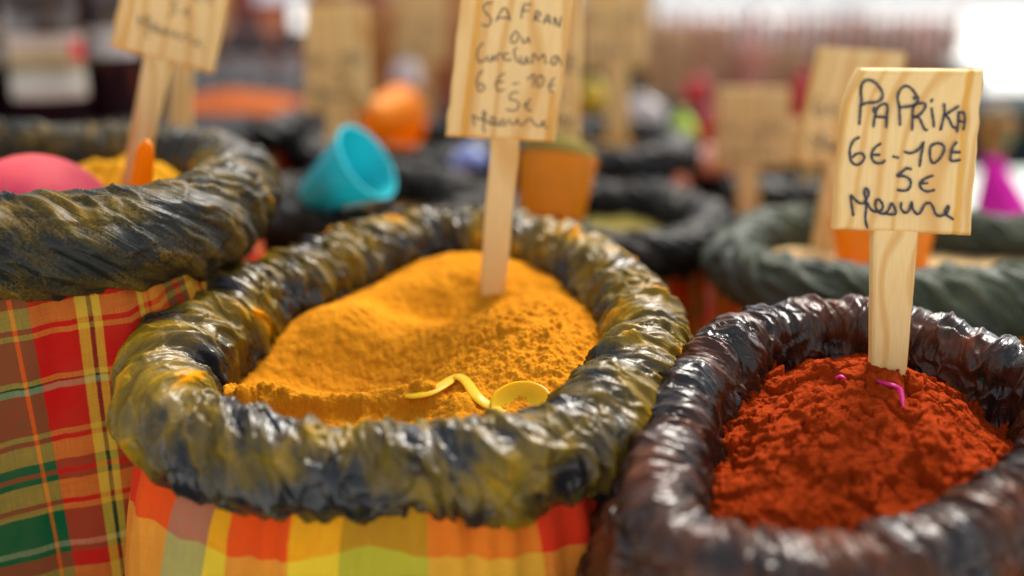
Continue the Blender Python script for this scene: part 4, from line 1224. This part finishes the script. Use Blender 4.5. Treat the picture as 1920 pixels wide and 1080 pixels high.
for px, d, w, h, col, nm in ((715, 2.9, .10, .22, (0.40, 0.17, 0.05), "brown spice packet left of the distant tan board"), (780, 3.0, .12, .25, (0.45, 0.2, 0.07), "ginger brown spice packet behind the distant tan board"),
                         (848, 2.9, .09, .20, (0.36, 0.12, 0.05), "dark rust spice packet against the saffron board"), (1255, 2.7, .09, .17, (0.42, 0.24, 0.12), "light brown packet right of the large blurred board"),
                         (1330, 2.8, .10, .18, (0.38, 0.20, 0.12), "cocoa brown packet above the lime pouch"), (1410, 2.8, .09, .13, (0.48, 0.2, 0.14), "reddish packet above the small square board"),
                         (1480, 2.8, .09, .12, (0.36, 0.2, 0.1), "brown packet between the small square and pale boards"), (655, 3.0, .08, .24, (0.62, 0.5, 0.42), "pale packet beside the blurred board")):
    z = P(px, 185, d)[2]
    packet(nm, px, 185, d, w, h, col, "blurred spice packets in the distance", z=z)
bx3 = thing("display_box", "dark box under the distant brown packets", "box", (0, 2.8, TABLE_Z))
g = MB(); g.box(-0.45, 0.08, 2.75, 3.05, TABLE_Z, P(780, 187, 2.95)[2], .01); g.build("box_body", simple("dark maroon box", (0.06, 0.02, 0.015), .8), bx3)
bx4 = thing("display_box", "dark box under the packets right of centre", "box", (0.6, 2.7, TABLE_Z))
g = MB(); g.box(0.25, 1.6, 2.6, 3.0, TABLE_Z, P(1300, 187, 2.75)[2], .01); g.build("box_body", simple("black green box", (0.02, 0.028, 0.026), .8), bx4)
# yellow and green goods under the large blurred board
def pouch(label, name, cat, px, py, d, rx, rz, col, squash=0.6, group=None, rough=.4):
    c = P(px, py, d)
    root = thing(name, label, cat, (c[0], c[1], c[2] - rz), group)
    nu, nv = 28, 18; V = []
    for i in range(nu + 1):
        for j in range(nv):
            a = 2 * math.pi * i / nu; b = math.pi * (j / (nv - 1)) - math.pi / 2
            k = math.cos(b) ** 0.7
            f = 1 + 0.06 * math.sin(a * 3 + b * 2) * math.cos(b)
            V.append((c[0] + rx * k * math.cos(a) * f * (1 - 0.2 * math.sin(b)), c[1] + rx * squash * k * math.sin(a) * f, c[2] + rz * math.sin(b)))
    link("pouch_body", mesh_raw("pouch_body", np.array(V), grid_faces(nu + 1, nv), True), simple("cloth " + name + label[:8], col, rough, .25, 30), root)
    g = MB(); g.lathe((c[0], c[1], c[2] + rz * .93), (0, 0, 1), [(0, rx * .25), (rz * .1, rx * .2), (rz * .25, rx * .32), (rz * .26, rx * .1)], n=20)
    g.build("tied_neck", simple("neck " + label[:8], tuple(x * .8 for x in col), .5), root, auto=60)
    return root
pouch("lime green tied pouch between the large blurred board and the small square board", "gift_pouch", "pouch", 1278, 268, 1.9, .028, .048, (0.40, 0.60, 0.04), group="tied pouches among the sacks")
pouch("small red pouch above the lime green pouch", "gift_pouch", "pouch", 1308, 172, 2.3, .03, .030, (0.50, 0.02, 0.02), group="tied pouches among the sacks")
pouch("red pouch half behind the small square board", "gift_pouch", "pouch", 1330, 240, 2.1, .028, .034, (0.55, 0.03, 0.03), group="tied pouches among the sacks")
pouch("dark red pouch right of the small square board", "gift_pouch", "pouch", 1500, 180, 2.3, .030, .05, (0.42, 0.01, 0.01), group="tied pouches among the sacks")
pouch("yellow pouch under the large blurred board", "gift_pouch", "pouch", 1110, 180, 2.2, .030, .032, (0.60, 0.42, 0.02), group="tied pouches among the sacks")
pouch("blue and white packet left of the saffron stake", "gift_pouch", "pouch", 880, 300, 1.6, .026, .016, (0.22, 0.28, 0.62), group="tied pouches among the sacks")
pouch("yellow pouch at the foot of the lime green pouch", "gift_pouch", "pouch", 1235, 335, 1.75, .022, .018, (0.5, 0.40, 0.04), group="tied pouches among the sacks")
pouch("salmon pouch low beside the lime green pouch", "gift_pouch", "pouch", 1268, 345, 1.75, .020, .018, (0.65, 0.2, 0.1), group="tied pouches among the sacks")
pouch("pinkish pouch beneath the small square board", "gift_pouch", "pouch", 1335, 305, 1.85, .045, .022, (0.62, 0.26, 0.2), group="tied pouches among the sacks")
pouch("white jar-like pouch behind the distant tan board's stake", "gift_pouch", "pouch", 762, 140, 2.25, .030, .030, (0.7, 0.62, 0.6), group="tied pouches among the sacks")
pouch("crumpled white bag behind the lime pouch", "gift_pouch", "pouch", 1205, 215, 2.15, .045, .03, (0.5, 0.45, 0.44), group="tied pouches among the sacks")
# magenta draped cloth with a dark multicoloured bundle at the right edge
c = P(1868, 330, 1.9)
dr = thing("draped_cloth", "magenta cloth drape below a dark green and orange bundle at the right", "cloth", (c[0], c[1], c[2] - .15))
V = []; nu, nv = 60, 24
for i in range(nu + 1):
    a = 2 * math.pi * i / nu
    for j in range(nv):
        v = j / (nv - 1)
        r = 0.012 + 0.062 * v ** 1.1
        f = 1 + 0.16 * v * math.sin(a * 7)
        p = P(1858 + 42 * v, 285 + 185 * v, 1.9)
        V.append((p[0] + r * f * math.cos(a), p[1] + r * f * math.sin(a) * .7, p[2]))
link("skirt", mesh_raw("skirt", np.array(V), grid_faces(nu + 1, nv), True), simple("magenta cotton", (0.62, 0.02, 0.33), .8, .2, 20), dr)
g = MB(); b_ = P(1860, 292, 1.9)
g.lathe(b_, (0.05, 0, 1), [(0, .008), (.012, .024), (.035, .03), (.06, .027), (.078, .016), (.084, .002)], n=30)
t = NT("dark multicolour bundle"); q = t.noise(t.obj(), 38, 3, .6)
g.build("bundle", t.set(Base_Color=t.ramp(q, [(0, (0.01, 0.03, 0.03)), (.42, (0.02, 0.10, 0.04)), (.5, (0.5, 0.10, 0.01)), (.58, (0.35, 0.3, 0.02)), (.66, (0.02, 0.03, 0.03))]), Roughness=.7), dr, auto=60)
# pale green covered table at the right
tr = thing("side_table", "pale mint covered table at the right edge behind the grey sack", "table", (1.3, 2.4, 0))
zr = P(1880, 445, 1.9)[2]
g = MB(); g.box(0.74, 1.9, 1.6, 2.5, zr - .02, zr, .005); g.build("table_top", simple("mint oilcloth", (0.42, 0.52, 0.45), .5), tr)
for x, y in ((0.8, 1.66), (1.8, 1.66), (.8, 2.4), (1.8, 2.4)):
    g = MB(); g.box(x - .02, x + .02, y - .02, y + .02, TABLE_Z, zr - .02); g.build("leg", m_black, tr)

# rows of goods closing the view behind the stall
random.seed(21)
tones = [((0.42, 0.20, 0.07), "brown"), ((0.58, 0.32, 0.12), "tan"), ((0.22, 0.05, 0.03), "dark maroon"), ((0.60, 0.20, 0.03), "rust"), ((0.52, 0.33, 0.18), "beige brown"), ((0.25, 0.11, 0.06), "dark brown")]
where = [(395, "right of the leaning left board"), (600, "behind the blurred price board"), (720, "beside the distant tan board"), (850, "left of the saffron board"), (1100, "behind the saffron board"), (1225, "behind the large blurred board")]
for i, px in enumerate(np.arange(372, 1240, 46)):
    c, nm = tones[(i * 7 + i // 4) % len(tones)]
    px = px + random.uniform(-6, 6); d = 3.5 + 0.16 * (i % 2)
    wh = [w for x, w in where if px >= x - 30][-1] if px > 370 else where[0][1]
    hh = 0.12 if 470 < px < 590 else (0.17 if 1060 < px < 1130 else 0.25 + 0.05 * random.random())
    p = P(px, 100, d)
    packet(f"{nm} packet on the far table {wh}, blurred", px, 100, d, 0.085, hh, c, "brown packets on the far table", z=ZT2 + 0.0)
for i, px in enumerate(np.arange(1235, 1790, 62)):
    c, nm = tones[(i * 5 + 1) % len(tones)]
    packet(f"{nm} packet in front of the jar row, blurred", px, 150, 3.0, 0.08, 0.10, c, "brown packets below the jar row", z=P(px, 186, 3.0)[2])
bx5 = thing("display_box", "dark box carrying the brown packets below the jar row", "box", (0.7, 3.05, TABLE_Z))
g = MB(); g.box(0.30, 1.25, 2.72 + .30, 3.09, TABLE_Z, P(1300, 186.5, 3.0)[2], .004); g.build("box_body", simple("black cloth box", (0.02, 0.02, 0.02), .8), bx5)

# white market wall beyond, in one even white
M_WHITE = simple("white wall paint", (0.86, 0.86, 0.84), .7, .03, 2)
wl_ = thing("white_wall", "long white wall across the square behind the stall", "wall", (2, 34, 0))
g = MB(); g.box(-25, 25, 34, 34.2, 0.12, 4.2, .01); g.build("wall_face", M_WHITE, wl_)
g = MB(); g.box(-25, 25, 33.97, 34.25, 0, 0.12); g.build("plinth", simple("grey plinth", (.4, .4, .4), .8), wl_)
